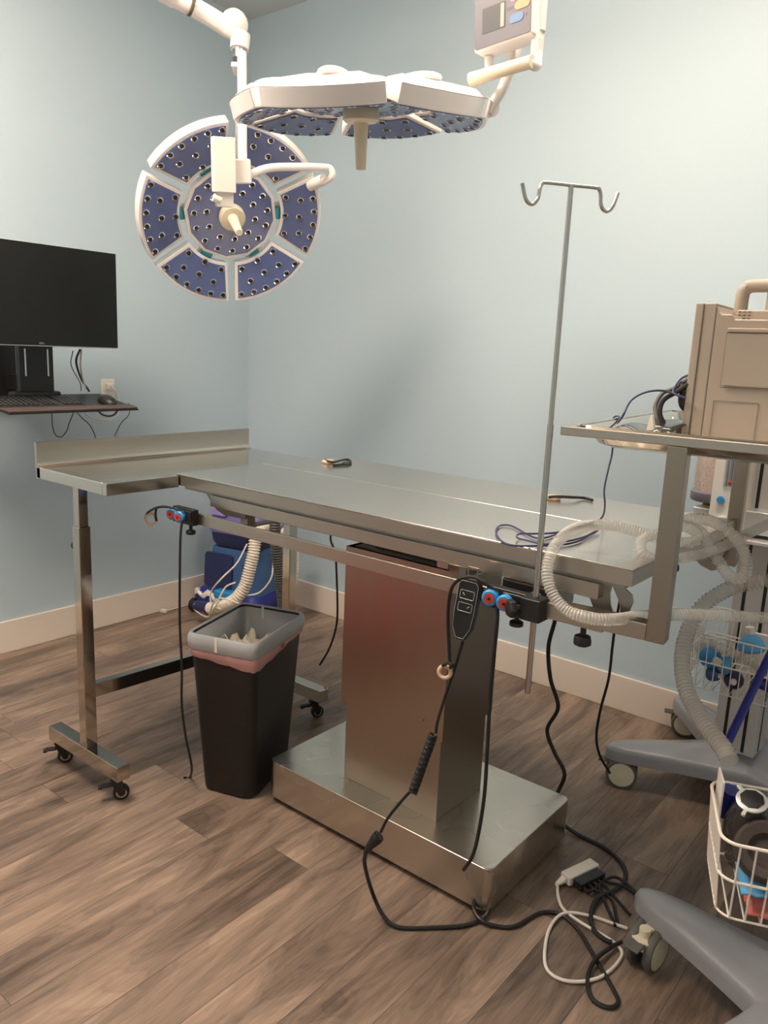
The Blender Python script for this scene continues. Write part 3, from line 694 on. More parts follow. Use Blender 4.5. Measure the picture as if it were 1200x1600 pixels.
# outlet with plug and the cables under the tray
t = thing('wall_outlet', (0, -.89, 1.18), 'cream wall socket plate with a white plug beside the keyboard tray', 'socket')
B((0, -.926, 1.118), (.006, -.854, 1.233)).build('cover_plate', m_white2, t, bevel=.002)
for z in (1.150, 1.198): B((.006, -.906, z-.014), (.008, -.874, z+.014)).build('socket', m_cream, t, bevel=.004)
tc_ = thing('white_power_cord', (.03, -.89, 1.19), 'white power cord with plug in the wall socket, drooping under the keyboard tray', 'cord')
B((.008, -.905, 1.182), (.035, -.875, 1.212)).build('plug', m_white2, tc_, bevel=.005)
MB().tube(resample(chain([V((.034, -.89, 1.20)), PX(175, 604, .06), PX(184, 615, .08), PX(186, 640, .08), PX(180, 652, .10), PX(165, 656, .12), PX(145, 653, .14), PX(132, 645, .16)], 8), .008), .004, 8).build('cord', m_cordwhite, tc_)
def cable(pts, r, label, mt=m_black_r, nm='monitor_cable', cat='cable', step=.008):
    o = MB().tube(resample(chain(pts, 8), step), r, 8).build(nm, mt); return tag(o, label, cat)
cable([PX(114, 548, .3), PX(111, 570, .3), PX(122, 592, .25), PX(126, 600, .22), PX(127, 612, .22)], .002, 'thin black cable dropping behind the monitor, leftmost of the bundle')
cable([PX(125, 546, .3), PX(119, 565, .3), PX(127, 592, .2), PX(140, 612, .12)], .0045, 'thick black cable dropping from behind the monitor')
cable([PX(127, 546, .3), PX(126, 575, .25), PX(131, 597, .2), PX(134, 612, .2)], .004, 'white cable dropping from behind the monitor', m_cordwhite)
cable([PX(81, 645, .3), PX(82, 665, .3), PX(87, 680, .3), PX(97, 682, .3), PX(106, 670, .3), PX(107, 664, .3), PX(116, 642, .3)], .002, 'thin black cable hanging in a U below the keyboard tray')
cable([PX(119, 642, .3), PX(128, 653, .3), PX(140, 664, .3), PX(149, 682, .3), PX(152, 700, .28)], .002, 'thin black cable below the tray, right of the hanging loop')
cable([PX(200, 630, .38), PX(203, 640, .30), PX(200, 650, .22), PX(190, 660, .2), PX(184, 671, .2), PX(179, 682, .2), PX(172, 700, .2)], .0018, 'thin black mouse cable below the right end of the tray')
cable([PX(153, 641, .2), PX(160, 648, .18), PX(173, 650, .16), PX(182, 644, .14), PX(187, 630, .12)], .004, 'thick black cable curving under the keyboard tray')

# ================================================================ surgical lights
RL_ = .33
def petal_mesh(r0, r1, z0, z1, inset=0, round_=.0, na=14, half_gap=.022, tilt=R(14), half_ang=R(30)):
    """annular wedge with constant-width gaps; returns prism in the petal frame tilted about its inner edge"""
    P = []
    def edge_ang(r): return half_ang-math.asin(min(.9, (half_gap+inset)/r))
    ro, ri = r1-inset, r0+inset
    for k in range(na+1):
        a = -edge_ang(ro)+2*edge_ang(ro)*k/na
        P.append((ro*math.cos(a), ro*math.sin(a)))
    for k in range(na+1):
        a = edge_ang(ri)-2*edge_ang(ri)*k/na
        P.append((ri*math.cos(a), ri*math.sin(a)))
    return P
def surgical_light(M_, phase, label, handle_tilt=0, tilt=R(13)):
    root = thing('surgical_light', (0, 0, 0), label, 'surgical light', M=M_, group=None)
    lt = dict(local=True)
    rc = .475*RL_
    poly = [(rc*math.cos(2*math.pi*(k+.5)/12), rc*math.sin(2*math.pi*(k+.5)/12)) for k in range(12)]
    cd_ = MB(); cd_.prism([(x*1.08, y*1.08) for x, y in poly], 0.0, .035); cd_.prism([(x*1.08, y*1.08) for x, y in poly], .035, .065, None, .45)
    c_o = cd_.build('central_housing', m_white, root, bevel=.003, **lt)
    MB().prism(poly, -.004, .001).build('central_lens', m_lens, c_o, bevel=.001, **lt)
    led0 = [None]; q = 1.28
    def led(par, x, y, z, name='led'):
        if led0[0] is None:
            o = MB().lathe([(.0095*q, 0), (.0095*q, -.002), (.0080*q, -.0028), (.0076*q, -.0012), (.0005, -.0005)], None, 12).build(name, m_ledrim, par, **lt)
            led0[0] = o
            d_ = MB().sphere(V((0, 0, -.0018)), .0066*q, sc=(1, 1, .35), seg=8); d_f = len(o.data.polygons)
            me = o.data; bm = bmesh.new(); bm.from_mesh(me)
            vv = [bm.verts.new(p) for p in d_.v]
            for f_ in d_.f:
                nf = bm.faces.new([vv[i] for i in f_]); nf.material_index = 1; nf.smooth = True
            bm.to_mesh(me); bm.free(); me.materials.append(m_led)
        else:
            o = led0[0].copy(); COL.objects.link(o); o.parent = par
        o.location = (x, y, z); return o
    for n_, rr, ph in ((15, .405, 0), (10, .27, .3)):
        for k in range(n_):
            a = 2*math.pi*k/n_+ph; led(c_o, rr*RL_*math.cos(a), rr*RL_*math.sin(a), -.004)
    Pout = petal_mesh(.555*RL_, RL_, 0, 0, half_gap=.014); Pin = petal_mesh(.555*RL_, RL_, 0, 0, inset=.011, half_gap=.014)
    Pinr = petal_mesh(.555*RL_, RL_, 0, 0, inset=.03, half_gap=.014)
    for i in range(6):
        a = phase+i*math.pi/3
        piv = Matrix.Rotation(a, 4, 'Z') @ Matrix.Translation((.5*RL_, 0, 0)) @ Matrix.Rotation(tilt, 4, 'Y') @ Matrix.Translation((-.5*RL_, 0, 0))
        h = MB(); h.prism(Pout, 0, .044)
        nP = len(Pout); o_ = len(h.v)
        h.v += [V((x, y, .044)) for x, y in Pout]+[V((x, y, .058)) for x, y in Pinr]
        h.f += [(o_+k, o_+(k+1) % nP, o_+nP+(k+1) % nP, o_+nP+k) for k in range(nP)]+[tuple(o_+nP+k for k in range(nP))]
        ph_ = h.build('light_petal', m_white, root, bevel=.003, **lt); ph_.matrix_basis = piv
        MB().prism(Pin, -.003, .001).build('petal_lens', m_lens, ph_, bevel=.0015, **lt)
        for rr, n_, sp in ((.925, 6, .40), (.79, 3, .24), (.635, 3, .33)):
            for k in range(n_):
                b_ = (k-(n_-1)/2)/((n_-1)/2)*sp
                r2 = rr - (.03 if (rr < .9 and k == 1) else 0)
                led(ph_, r2*RL_*math.cos(b_), r2*RL_*math.sin(b_), -.003)
        # hump and cyan joint linking petal to the centre
        j = MB(); Mj = Matrix.Rotation(a+math.pi/6, 4, 'Z')
        j.lathe([(.022, -.022), (.022, .022)], Matrix.Rotation(a, 4, 'Z') @ Matrix.Translation((.535*RL_, 0, .035)) @ Matrix.Rotation(R(90), 4, 'X'), 18)
        j.build('cyan_joint', m_cyan, root, **lt)
        u = MB(); u.sphere(V((0, 0, 0)), 1, Matrix.Rotation(a, 4, 'Z'), 20, (.070, .036, .018)); 
        u.v = [p+Matrix.Rotation(a, 3, 'Z') @ V((.62*RL_, 0, .041)) for p in u.v]
        u.build('joint_cover', m_white, root, smooth=60, **lt)
    hh = MB(); hh.lathe([(.035, 0), (.045, -.004), (.047, -.012), (.047, -.030), (.040, -.036)], None, 32)
    ho = hh.build('handle_mount', m_cream, root, **lt)
    MB().lathe([(.020, -.034), (.019, -.045), (.0165, -.09), (.0135, -.145), (.0115, -.149)], None, 24).build('sterile_handle', m_cream, ho, **lt)
    return root
# light facing the viewer, over the side table
c2 = CP(361, 336, 2.86); tov = (CAM-c2).normalized()
rr_ = rt; ddn = dn
side = (rt*.42+dn*.9); side = (side-tov*side.dot(tov)).normalized()
n2 = tov*math.cos(R(25))+side*math.sin(R(25))
M2 = frame(c2, -n2, rt)
L2 = surgical_light(M2, R(8), 'round surgical light facing the viewer, six petals with lit-less round lenses, over the side table')
L2['label'] = 'surgical light turned face-on, blue lens panels showing, beside the monitor wall'
# edge-on light over the treatment table
c1 = CP(564, 168, 2.04); v1 = (c1-CAM).normalized()
upi = (-dn); upi = (upi-v1*upi.dot(v1)).normalized()
u1 = upi*math.cos(R(7.5))+v1*math.sin(R(7.5))
M1 = frame(c1-u1*.0, u1, rt)
L1 = surgical_light(M1, R(-90-16), 'x', tilt=R(15))
L1['label'] = 'surgical light seen edge-on above the treatment table, its control box with a glowing red button'
def part(mb, nm, mt, root, bevel=0, **k): return mb.build(nm, mt, root, bevel=bevel, **k)
# suspension of the face-on light
D = 2.60
p_el, p_j, p_b = CP(377, 62, D), CP(379, 125, D), CP(378, 262, D)
part(MB().tube([CP(378, 82, D), CP(379, 262, D)], .0155, 20), 'drop_tube', m_white, L2)
part(MB().cyl(CP(376, 55, D+.03), CP(374, 78, D+.03), .033, .031), 'upper_sleeve', m_white, L2)
part(MB().cyl(CP(374, 78, D+.03), CP(374, 93, D+.03), .0225, .0225), 'steel_collar', m_rod, L2)
part(MB().cyl(CP(374, 50, D+.03), CP(374, 79, D+.03), .0235, .0235), 'sleeve_tube', m_white, L2)
part(MB().box((-.008, -.03, -.012), (.008, .03, .012), frame(CP(369, 108, D+.02), -rt, dn)), 'collar_tab', m_white, L2, .003)
E2 = CP(90, -110, 2.2)
axd = (E2-CP(362, 50, D+.03)).normalized()
ps = [CP(374, 52, D+.03), CP(356, 44, D+.02), CP(338, 32, D), CP(318, 20, D-.02), CP(270, -6, D-.08)]
part(MB().tube(chain(ps, 5), .03, 22, radii=None), 'spring_arm_end', m_white, L2)
part(MB().sphere(CP(366, 38, D+.03), .047, sc=(1, 1, 1), seg=24), 'elbow_cover', m_white, L2)
part(MB().cyl(CP(300, 10, D-.05), CP(296, 8, D-.055), .0315, seg=24), 'arm_seam', m_seam, L2)
part(MB().cyl(CP(270, -6, D-.08), E2, .034, seg=24), 'spring_arm', m_white, L2)
part(MB().cyl(E2-V((0, 0, .05)), V((E2.x, E2.y, RZ)), .045, seg=28), 'ceiling_column', m_white, L2)
part(MB().cyl(V((E2.x, E2.y, RZ-.06)), V((E2.x, E2.y, RZ)), .13, seg=32), 'ceiling_plate', m_white, L2)
# yoke, back of the control box
part(MB().box((-.028, -.038, -.028), (.028, .038, .028), frame(CP(379, 268, D), -ray(379, 268), rt)), 'yoke_block', m_white, L2, .006)
ar = [CP(388, 275, D+.02), CP(400, 269, D+.02), CP(425, 262, D+.05), CP(470, 261, D+.12), CP(508, 262, D+.18), CP(517, 266, D+.19), CP(518, 276, D+.20), CP(505, 284, D+.22), CP(492, 286, D+.24)]
part(MB().tube(chain(ar, 5), .0135, 16), 'yoke_arm', m_white, L2)
part(MB().cyl(CP(506, 281, D+.22), CP(484, 290, D+.26), .02, seg=18), 'yoke_pivot', m_white, L2)
Mb = frame(CP(350, 258, D-.06), -ray(350, 258)+rt*.25, rt+dn*.06)
bx = part(MB().box((-.036, -.082, -.03), (.036, .082, .012), Mb), 'control_box', m_white2, L2, .003)
part(MB().box((-.026, -.082-.045, -.03), (.030, -.075, .0), Mb), 'box_bracket', m_white2, bx, .004)
part(MB().cyl(Mb @ V((-.036, -.098, -.005)), Mb @ V((-.012, -.106, -.005)), .013), 'bracket_tube', m_white2, bx)
part(MB().cyl(CP(368, 262, D), CP(352, 262, D-.02), .012), 'box_arm', m_white, L2)
# control box of the edge-on light
ar = [CP(764, 172, 2.0), CP(775, 155, 1.98), CP(788, 132, 1.97), CP(800, 95, 1.97), CP(812, 60, 1.98)]
part(MB().tube(chain(ar, 6), .0135, 16), 'yoke_arm', m_white, L1)
part(MB().cyl(CP(752, 172, 2.04), CP(770, 168, 2.0), .022, seg=18), 'yoke_pivot', m_white, L1)
pb = CP(831, 52, 1.86)
yaw = R(-4)
Mp = Matrix.Translation(pb) @ Matrix.Rotation(yaw, 4, 'Z') @ Matrix.Rotation(R(-3.5), 4, 'Y')   # local -y = face, origin = bottom right front corner
W_, H_ = .170, .135
bx = part(MB().box((-W_, 0, 0), (0, .06, H_), Mp), 'control_box', m_white, L1, .006)
fc = part(MB().prism(rrect(-W_+.004, -.004, .005, H_-.005, .006), 0, .0015, Mp @ Matrix.Rotation(R(90), 4, 'X')), 'control_face', m_panelface, bx)
MF = Mp @ Matrix.Rotation(R(90), 4, 'X') @ Matrix.Translation((0, 0, .0015))       # x right, y up, z towards viewer
part(MB().prism(rrect(-.143, -.075, .035, .093, .001), 0, .0006, MF), 'display', mat('small_display', (.02, .023, .03), .5), fc)
part(MB().prism(rrect(-.089, -.079, .038, .090, .001), .0006, .0009, MF), 'display_edge', m_beige, fc)
mr = mat('lit_red_button', (.8, .02, .04), .3); mr.node_tree.nodes['Principled BSDF'].inputs['Emission Color'].default_value = (1, .03, .08, 1); mr.node_tree.nodes['Principled BSDF'].inputs['Emission Strength'].default_value = 1.2
pbn = part(MB().prism([(-.052+.0095*math.cos(a), .093+.0095*math.sin(a)) for a in [2*math.pi*k/24 for k in range(24)]], 0, .0012, MF), 'power_button', mr, fc)
part(MB().tube([MF @ V((-.052+.005*math.cos(a), .093+.005*math.sin(a), .0016)) for a in [R(120+300*k/12) for k in range(13)]], .0006, 5), 'power_symbol', m_white, pbn)
part(MB().prism([(-.027+.0095*math.cos(a), .095+.0095*math.sin(a)) for a in [2*math.pi*k/24 for k in range(24)]], 0, .0012, MF), 'mode_button', m_purple, fc)
ob = part(MB().prism(rrect(-.048, -.006, .062, .082, .0099), 0, .0012, MF), 'brightness_keys', m_orange, fc); ob['label'] = 'orange rocker keys'
bb = part(MB().prism(rrect(-.063, -.023, .036, .056, .0099), 0, .0012, MF), 'colour_keys', mat('blue_keys', (.03, .12, .30), .4), fc); bb['label'] = 'blue rocker keys'
text('LUX', .010, MF @ Matrix.Translation((-.061, .071, .0004)), m_navy, 'lux_mark', fc)
text('K', .009, MF @ Matrix.Translation((-.014, .046, .0004)), m_navy, 'kelvin_mark', fc)
text('LED', .009, MF @ Matrix.Translation((-.103, .110, .0004)), m_grey_pl, 'led_mark', fc)
# grip bar below the box
gb = part(MB().cyl(CP(736, 124, 1.93), CP(832, 96, 1.81), .0155, .0145), 'grip_bar', m_cream, L1)
part(MB().box((-.016, .018, -.055), (0, .05, .012), Mp), 'grip_bracket', m_white, gb, .005)
part(MB().tube(chain([Mp @ V((-.005, .04, .0)), Mp @ V((-.005, .035, -.045)), CP(838, 103, 1.83), CP(826, 98, 1.82)], 5), .012), 'grip_bracket', m_white, gb)
part(MB().tube(chain([Mp @ V((-W_+.018, .04, .0)), Mp @ V((-W_+.018, .04, -.04)), CP(750, 126, 1.93)], 5), .011), 'grip_bracket', m_white, gb)
pt_ = Mp @ V((.0, .075, 0))
part(MB().cyl(Mp @ V((-.01, .045, .02)), V(((Mp @ V((-.01, .045, 0))).x, (Mp @ V((-.01, .045, 0))).y, 2.80)), .016), 'drop_tube', m_white, L1)
q_ = Mp @ V((-.01, .045, 0))
part(MB().cyl(V((q_.x, q_.y, 2.80)), V((E2.x+.02, E2.y, 2.86)), .032), 'swing_arm', m_white, L1)

# ================================================================ instrument shelf frame over the table end
RT = R(5.5)
TO = V((2.959, -1.575, 0))
Mf = Matrix.Translation(TO) @ Matrix.Rotation(RT, 4, 'Z')      # local origin = near post, x along the table, y to the far side
t = thing('instrument_shelf', (0, 0, 0), 'steel tray shelf on two square posts clamped to the right end of the table rails', 'shelf', M=Mf @ Matrix.Translation((0, 0, .90)))
def fb(a, b): return MB().box(a, b, Mf)
WY = .735
for y in (0, WY): 
    fb((-.018, y-.018, .902), (.018, y+.018, 1.280)).build('post', m_steel_v, t, bevel=.002)
    fb((-.285, y-.018, .902), (-.018, y+.018, .936)).build('foot_arm', m_steel, t, bevel=.002)
    k = MB(); k.cyl(Mf @ V((-.145, y, .902)), Mf @ V((-.145, y, .878)), .006)
    k.lathe([(.012, .022), (.017, .020), (.019, .012), (.019, .004), (.014, 0)], Mf @ Matrix.Translation((-.145, y, .856)), 8); k.build('clamp_knob', m_black, t, bevel=.001)
SX1 = .62
SH0, SH1, SY0, SY1 = -.225, SX1, -.018, WY+.018
for a, b in (((SH0, SY0, 1.280), (SH1, SY0+.02, 1.298)), ((SH0, SY1-.02, 1.280), (SH1, SY1, 1.298)), ((SH0, SY0+.02, 1.280), (SH0+.02, SY1-.02, 1.298)), ((SH1-.02, SY0+.02, 1.280), (SH1, SY1-.02, 1.298))):
    fb(a, b).build('shelf_rail', m_steel, t, bevel=.002)
tr = MB(); lv = [(0.028, 1.300), (0.030, 1.2985), (.045, 1.288), (.055, 1.268), (.075, 1.260)]; n = 0
for ins, z in lv:
    P = rrect(SH0+ins, SH1-ins, SY0+ins-.008, SY1-ins+.008, .03, 5); n = len(P); tr.v += [Mf @ V((x, y, z)) for x, y in P]
for i in range(len(lv)-1): tr.f += [(i*n+k, i*n+(k+1) % n, (i+1)*n+(k+1) % n, (i+1)*n+k) for k in range(n)]
tr.f.append(tuple((len(lv)-1)*n+k for k in range(n)))
o = tr.build('tray_pan', m_polish, t, smooth=60); s = o.modifiers.new('thick', 'SOLIDIFY'); s.thickness = .002; s.offset = 1
lp_ = MB(); lp_.tube([Mf @ V((x, y, 1.300)) for x, y in rrect(SH0+.026, SH1-.026, SY0+.018, SY1-.018, .03, 5)], .0025, 6, closed=True); lp_.build('tray_rim', m_polish, t)

# vital signs monitor standing in the tray (its screen faces the left wall)
Mv = Matrix.Translation((2.905, -1.415, 1.264)) @ Matrix.Rotation(R(3), 4, 'Z')
t = thing('vital_signs_monitor', (0, 0, 0), 'beige patient monitor with a top handle standing on the instrument shelf', 'patient monitor', M=Mv)
def vb(a, b): return MB().box(a, b)
hV = .282
vb((0, 0, 0), (.0165, .30, hV)).build('front_bezel', m_beige, t, bevel=.003, local=True)
MB().prism([(.0165, 0), (.0165, .30), (.040, .30), (.040, 0)], 0, hV).build('front_shell', m_beige, t, bevel=.003, local=True)
Mz = Matrix(((1,0,0,0),(0,0,1,0),(0,1,0,0),(0,0,0,1)))
MB().prism([(.0395, 0), (.0395, hV-.004), (.046, hV-.016), (.052, hV-.021), (.070, hV-.021), (.076, hV-.03), (.34, hV-.03), (.34, 0)], .001, .298, Mz).build('rear_shell', m_beige, t, bevel=.004, local=True)
vb((.068, -.006, .125), (.33, .004, hV-.055)).build('side_panel', m_beige, t, bevel=.002, local=True)
vb((.066, -.008, hV-.055), (.335, .004, hV-.047)).build('side_ledge', m_beige, t, bevel=.002, local=True)
def seam(P, nm='panel_seam'): MB().tube([V(p) for p in P], .0006, 5, closed=True).build(nm, m_seam, t, local=True)
seam([(.066, -.0062, .122), (.33, -.0062, .122), (.33, -.0062, hV-.056), (.066, -.0062, hV-.056)])
seam([(.056, -.0004, .010), (.138, -.0004, .010), (.138, -.0004, .095), (.056, -.0004, .095)])
for x in (.0165, ): MB().tube([V((x, -.0008, .003)), V((x, -.0008, hV-.003))], .0008, 5).build('panel_seam', m_seam, t, local=True)
vb((.0, .03, .05), (-.002, .27, .25)).build('display_screen', m_screen, t, local=True)
hn = MB(); hn.tube(chain([V((.062, .10, hV-.03)), V((.062, .10, hV+.022)), V((.070, .10, hV+.036)), V((.09, .10, hV+.040)), V((.26, .10, hV+.040)), V((.285, .10, hV+.030)), V((.29, .10, hV-.03))], 6), .013, 14)
hn.tube([V((.118, .10, hV-.03)), V((.118, .10, hV+.038))], .011, 12)
hn.build('carry_handle', m_beige, t, local=True)
vb((.060, .075, hV-.03), (.33, .15, hV-.008)).build('handle_base', m_beige, t, bevel=.004, local=True)
vt = MB()
for i in range(3):
    for j in range(3): vt.box((.064+.009*j, .0742, hV-.013-.0065*i), (.069+.009*j, .0752, hV-.011-.0065*i))
vt.build('vent_holes', m_seam, t, local=True)

# cables, clips and a smoked plastic sleeve in the tray, left of the monitor
def pyw(a, b, y): return PY(a, b, y)
m = MB(); P0 = [pyw(918, 660, -1.44), pyw(945, 655, -1.42), pyw(975, 648, -1.40), pyw(1005, 652, -1.40), pyw(1020, 662, -1.40)]
for i, p in enumerate(P0): pass
vs = []; g = 12
for i in range(g):
    for j in range(g):
        u, v_ = i/(g-1), j/(g-1)
        x = 2.80+.115*u; yy = -1.50+.26*v_
        z = 1.295+.022*math.sin(math.pi*v_)*u+.006*math.sin(u*9+v_*5)
        vs.append((x, yy, z))
m.add(vs, [(i*g+j, (i+1)*g+j, (i+1)*g+j+1, i*g+j+1) for i in range(g-1) for j in range(g-1)])
o = m.build('plastic_sleeve', m_darkclear); s = o.modifiers.new('thick', 'SOLIDIFY'); s.thickness = .002
tag(o, 'crinkled smoked plastic sleeve lying at the left end of the instrument tray', 'plastic sleeve')
bw = MB().lathe([(.028, 0), (.038, .004), (.042, .03), (.044, .03), (.040, .001)], Matrix.Translation((2.868, -1.37, 1.278)), 28).build('steel_bowl', m_polish)
tag(bw, 'small steel bowl in the tray behind the cables', 'bowl')
cp = MB(); cp.box((2.868, -1.475, 1.296), (2.888, -1.46, 1.304)); cp.add([(2.858,-1.482,1.294),(2.875,-1.482,1.294),(2.868,-1.482,1.325),(2.864,-1.482,1.325),(2.858,-1.472,1.294),(2.875,-1.472,1.294),(2.868,-1.472,1.325),(2.864,-1.472,1.325)], ((0,1,2,3),(7,6,5,4),(0,1,5,4),(1,2,6,5),(2,3,7,6),(3,0,4,7)))
tag(cp.build('lead_clip', m_cordwhite, bevel=.001), 'small white lead clip in the tray at the foot of the monitor', 'clip')
cable([pyw(1078, 590, -1.40), pyw(1055, 606, -1.40), pyw(1035, 615, -1.41), pyw(1024, 635, -1.42), pyw(1027, 655, -1.43), pyw(1033, 668, -1.43)], .0045, 'grey looped monitor lead standing up from the tray', m_tire, 'monitor_lead', 'cable', .006)
cable([pyw(1076, 600, -1.41), pyw(1058, 612, -1.42), pyw(1037, 625, -1.43), pyw(1031, 645, -1.44), pyw(1038, 664, -1.44)], .005, 'black looped monitor lead standing up from the tray', m_black_r, 'monitor_lead', 'cable', .006)
lump = MB()
lump.tube(chain([pyw(1082, 592, -1.39), pyw(1066, 600, -1.40), pyw(1068, 612, -1.41), pyw(1080, 606, -1.40)], 6), .006, 8)
lump.tube(chain([pyw(1076, 604, -1.40), pyw(1066, 618, -1.41), pyw(1066, 632, -1.41), pyw(1074, 642, -1.40)], 6), .007, 8)
tag(lump.build('cable_connector', m_black), 'cluster of black lead connectors at the left edge of the patient monitor', 'connector')
cable([pyw(1078, 585, -1.39), pyw(1064, 592, -1.40), pyw(1054, 606, -1.42), pyw(1052, 614, -1.43), pyw(1064, 620, -1.43), pyw(1074, 624, -1.42)], .0022, 'thin blue lead curled against the patient monitor', m_lead, 'blue_lead', 'cable', .006)
# long blue lead: over the tray edge down to the coil on the table top
zt = TZ+.004
bl = [pyw(1070, 622, -1.43), pyw(1050, 614, -1.43), pyw(1030, 610, -1.44), pyw(1005, 614, -1.46), pyw(985, 627, -1.48), pyw(973, 650, -1.50), V((2.78, -1.44, 1.300)), V((2.745, -1.34, 1.304)), V((2.712, -1.29, 1.302)), V((2.704, -1.285, 1.285)), pyw(957, 703, -1.285), pyw(950, 735, -1.26), pyw(944, 765, -1.24), pyw(945, 790, -1.21), pyw(941, 808, -1.19),
      F(925, 818, zt), F(895, 824, zt), F(860, 838, zt), F(840, 841, zt), F(822, 834, zt), F(800, 822, zt), F(782, 821, zt), F(775, 830, zt), F(782, 844, zt), F(800, 852, zt), F(840, 853, zt), F(880, 851, zt), F(905, 845, zt), F(925, 835, zt), F(937, 826, zt+.006),
      F(915, 838, zt+.006), F(885, 846, zt+.006), F(850, 850, zt+.006), F(825, 845, zt+.006), F(808, 840, zt+.006), F(812, 834, zt+.006), F(835, 834, zt+.008), F(870, 832, zt+.008), F(905, 823, zt+.008), F(930, 813, zt+.006)]
o = MB().tube(resample(chain(bl, 8), .006), .0022, 8, flat=1).build('lead_cable', m_lead)
tag(o, 'long thin blue lead hanging from the shelf and coiled on the table top', 'cable')
# clear bag / folded plastic on the right end of the table
m = MB(); vs = []; g = 14
for i in range(g):
    for j in range(g):
        u, v_ = i/(g-1), j/(g-1)
        p = F(905+80*u+12*v_, 862-45*v_+8*u, TZ)
        vs.append((p.x, p.y, TZ+.003+.008*math.sin(u*math.pi)*math.sin(v_*math.pi)*(1+.5*math.sin(u*11+v_*7))))
m.add(vs, [(i*g+j, (i+1)*g+j, (i+1)*g+j+1, i*g+j+1) for i in range(g-1) for j in range(g-1)])
o = m.build('clear_bag', m_glass); tag(o, 'crinkled clear plastic bag lying on the right end of the table top', 'plastic bag')

# ================================================================ breathing hoses
def hose(path, r, pitch, depth, name, mt, label, cat='hose'):
    o = corrugate(path, r, pitch, depth, name, mt, None, 14); return tag(o, label, cat)
hA = [pyw(1235, 962, -1.30), pyw(1200, 965, -1.32), pyw(1130, 962, -1.40), pyw(1060, 960, -1.47), pyw(1000, 963, -1.54), pyw(960, 968, -1.62), pyw(920, 966, -1.66), pyw(885, 953, -1.67), pyw(862, 925, -1.67), pyw(855, 890, -1.66), pyw(866, 855, -1.63),
      pyw(890, 830, -1.57), pyw(920, 821, -1.50), pyw(955, 821, -1.45), pyw(990, 829, -1.42), pyw(1020, 838, -1.40), pyw(1060, 847, -1.38), pyw(1080, 848, -1.36), pyw(1090, 842, -1.35), pyw(1088, 832, -1.35), pyw(1075, 824, -1.35), pyw(1050, 818, -1.35),
      pyw(1062, 813, -1.33), pyw(1100, 811, -1.33), pyw(1130, 824, -1.34), pyw(1152, 845, -1.35), pyw(1165, 870, -1.36), pyw(1166, 893, -1.36), pyw(1155, 905, -1.36), pyw(1138, 898, -1.35), pyw(1122, 875, -1.34), pyw(1108, 852, -1.32), pyw(1095, 832, -1.30), pyw(1070, 820, -1.28), pyw(1040, 818, -1.26)]
hose(hA, .0125, .0062, .0018, 'breathing_hose', m_tube, 'clear narrow corrugated breathing hose looping in front of the table corner')
hB = [pyw(1250, 795, -1.15), pyw(1200, 819, -1.20), pyw(1160, 838, -1.28), pyw(1125, 856, -1.34), pyw(1090, 867, -1.38), pyw(1050, 873, -1.42), pyw(1020, 873, -1.44), pyw(1003, 862, -1.45), pyw(1001, 848, -1.44), pyw(1012, 838, -1.42), pyw(1035, 834, -1.40)]
hose(hB, .0115, .0062, .0018, 'breathing_hose', m_tube, 'clear narrow breathing hose bent in a small loop behind the near shelf post')
hC = [pyw(1250, 900, -1.05), pyw(1200, 906, -1.08), pyw(1160, 913, -1.10), pyw(1125, 927, -1.14), pyw(1095, 950, -1.18), pyw(1075, 985, -1.22), pyw(1066, 1025, -1.28), pyw(1070, 1070, -1.34), pyw(1088, 1110, -1.40), pyw(1112, 1145, -1.46), pyw(1132, 1172, -1.50), pyw(1140, 1190, -1.52)]
hose(hC, .0185, .0105, .0055, 'wide_hose', m_tube2, 'wide clear corrugated hose dropping into the front wire basket')

# ================================================================ wheeled carts
def cart_base(name, Mc_, label, cat, group=None):
    """plastic star base with four arms and castors; local x = length .8, y = width .56"""
    root = thing(name, (0, 0, 0), label, cat, M=Mc_)
    tips = [V((-.385, -.275)), V((-.385, .275)), V((.385, .275)), V((.385, -.275))]
    NA = 200; rings = []
    def rad(th_):
        best = .145+.02*abs(math.cos(th_))
        for tp in tips:
            L = tp.length; a = math.atan2(tp.y, tp.x); d_ = (th_-a+math.pi) % (2*math.pi)-math.pi
            if abs(d_) > 1.2: continue
            # arm: half width tapers from .10 at the hub to .042 at the tip, round end
            lo, hi = 0, L+.04
            for _ in range(24):
                mid = (lo+hi)/2; x_ = mid*math.cos(d_); y_ = abs(mid*math.sin(d_))
                tt = min(1, max(0, x_/L)); wd = .105*(1-tt)**1.3+.040+.0
                inside = (y_ < wd) if x_ <= L else ((x_-L)**2+y_**2 < .04**2)
                if inside: lo = mid
                else: hi = mid
            best = max(best, lo)
        return best
    rr_ = [rad(2*math.pi*k/NA) for k in range(NA)]
    for _ in range(3): rr_ = [(rr_[k-1]+2*rr_[k]+rr_[(k+1) % NA])/4 for k in range(NA)]
    m = MB(); prof = [(1.0, .098), (1.0, .128), (.985, .142), (.95, .148), (.7, .158), (.45, .172), (.30, .188), (.18, .195), (.02, .197)]
    for s_, z in prof: m.v += [V((rr_[k]*s_*math.cos(2*math.pi*k/NA), rr_[k]*s_*math.sin(2*math.pi*k/NA), z)) for k in range(NA)]
    for i in range(len(prof)-1): m.f += [(i*NA+k, i*NA+(k+1) % NA, (i+1)*NA+(k+1) % NA, (i+1)*NA+k) for k in range(NA)]
    m.f.append(tuple(range(NA))[::-1]); m.f.append(tuple((len(prof)-1)*NA+k for k in range(NA)))
    m.build('cart_base', m_grey_pl, root, local=True, smooth=70)
    return root, tips
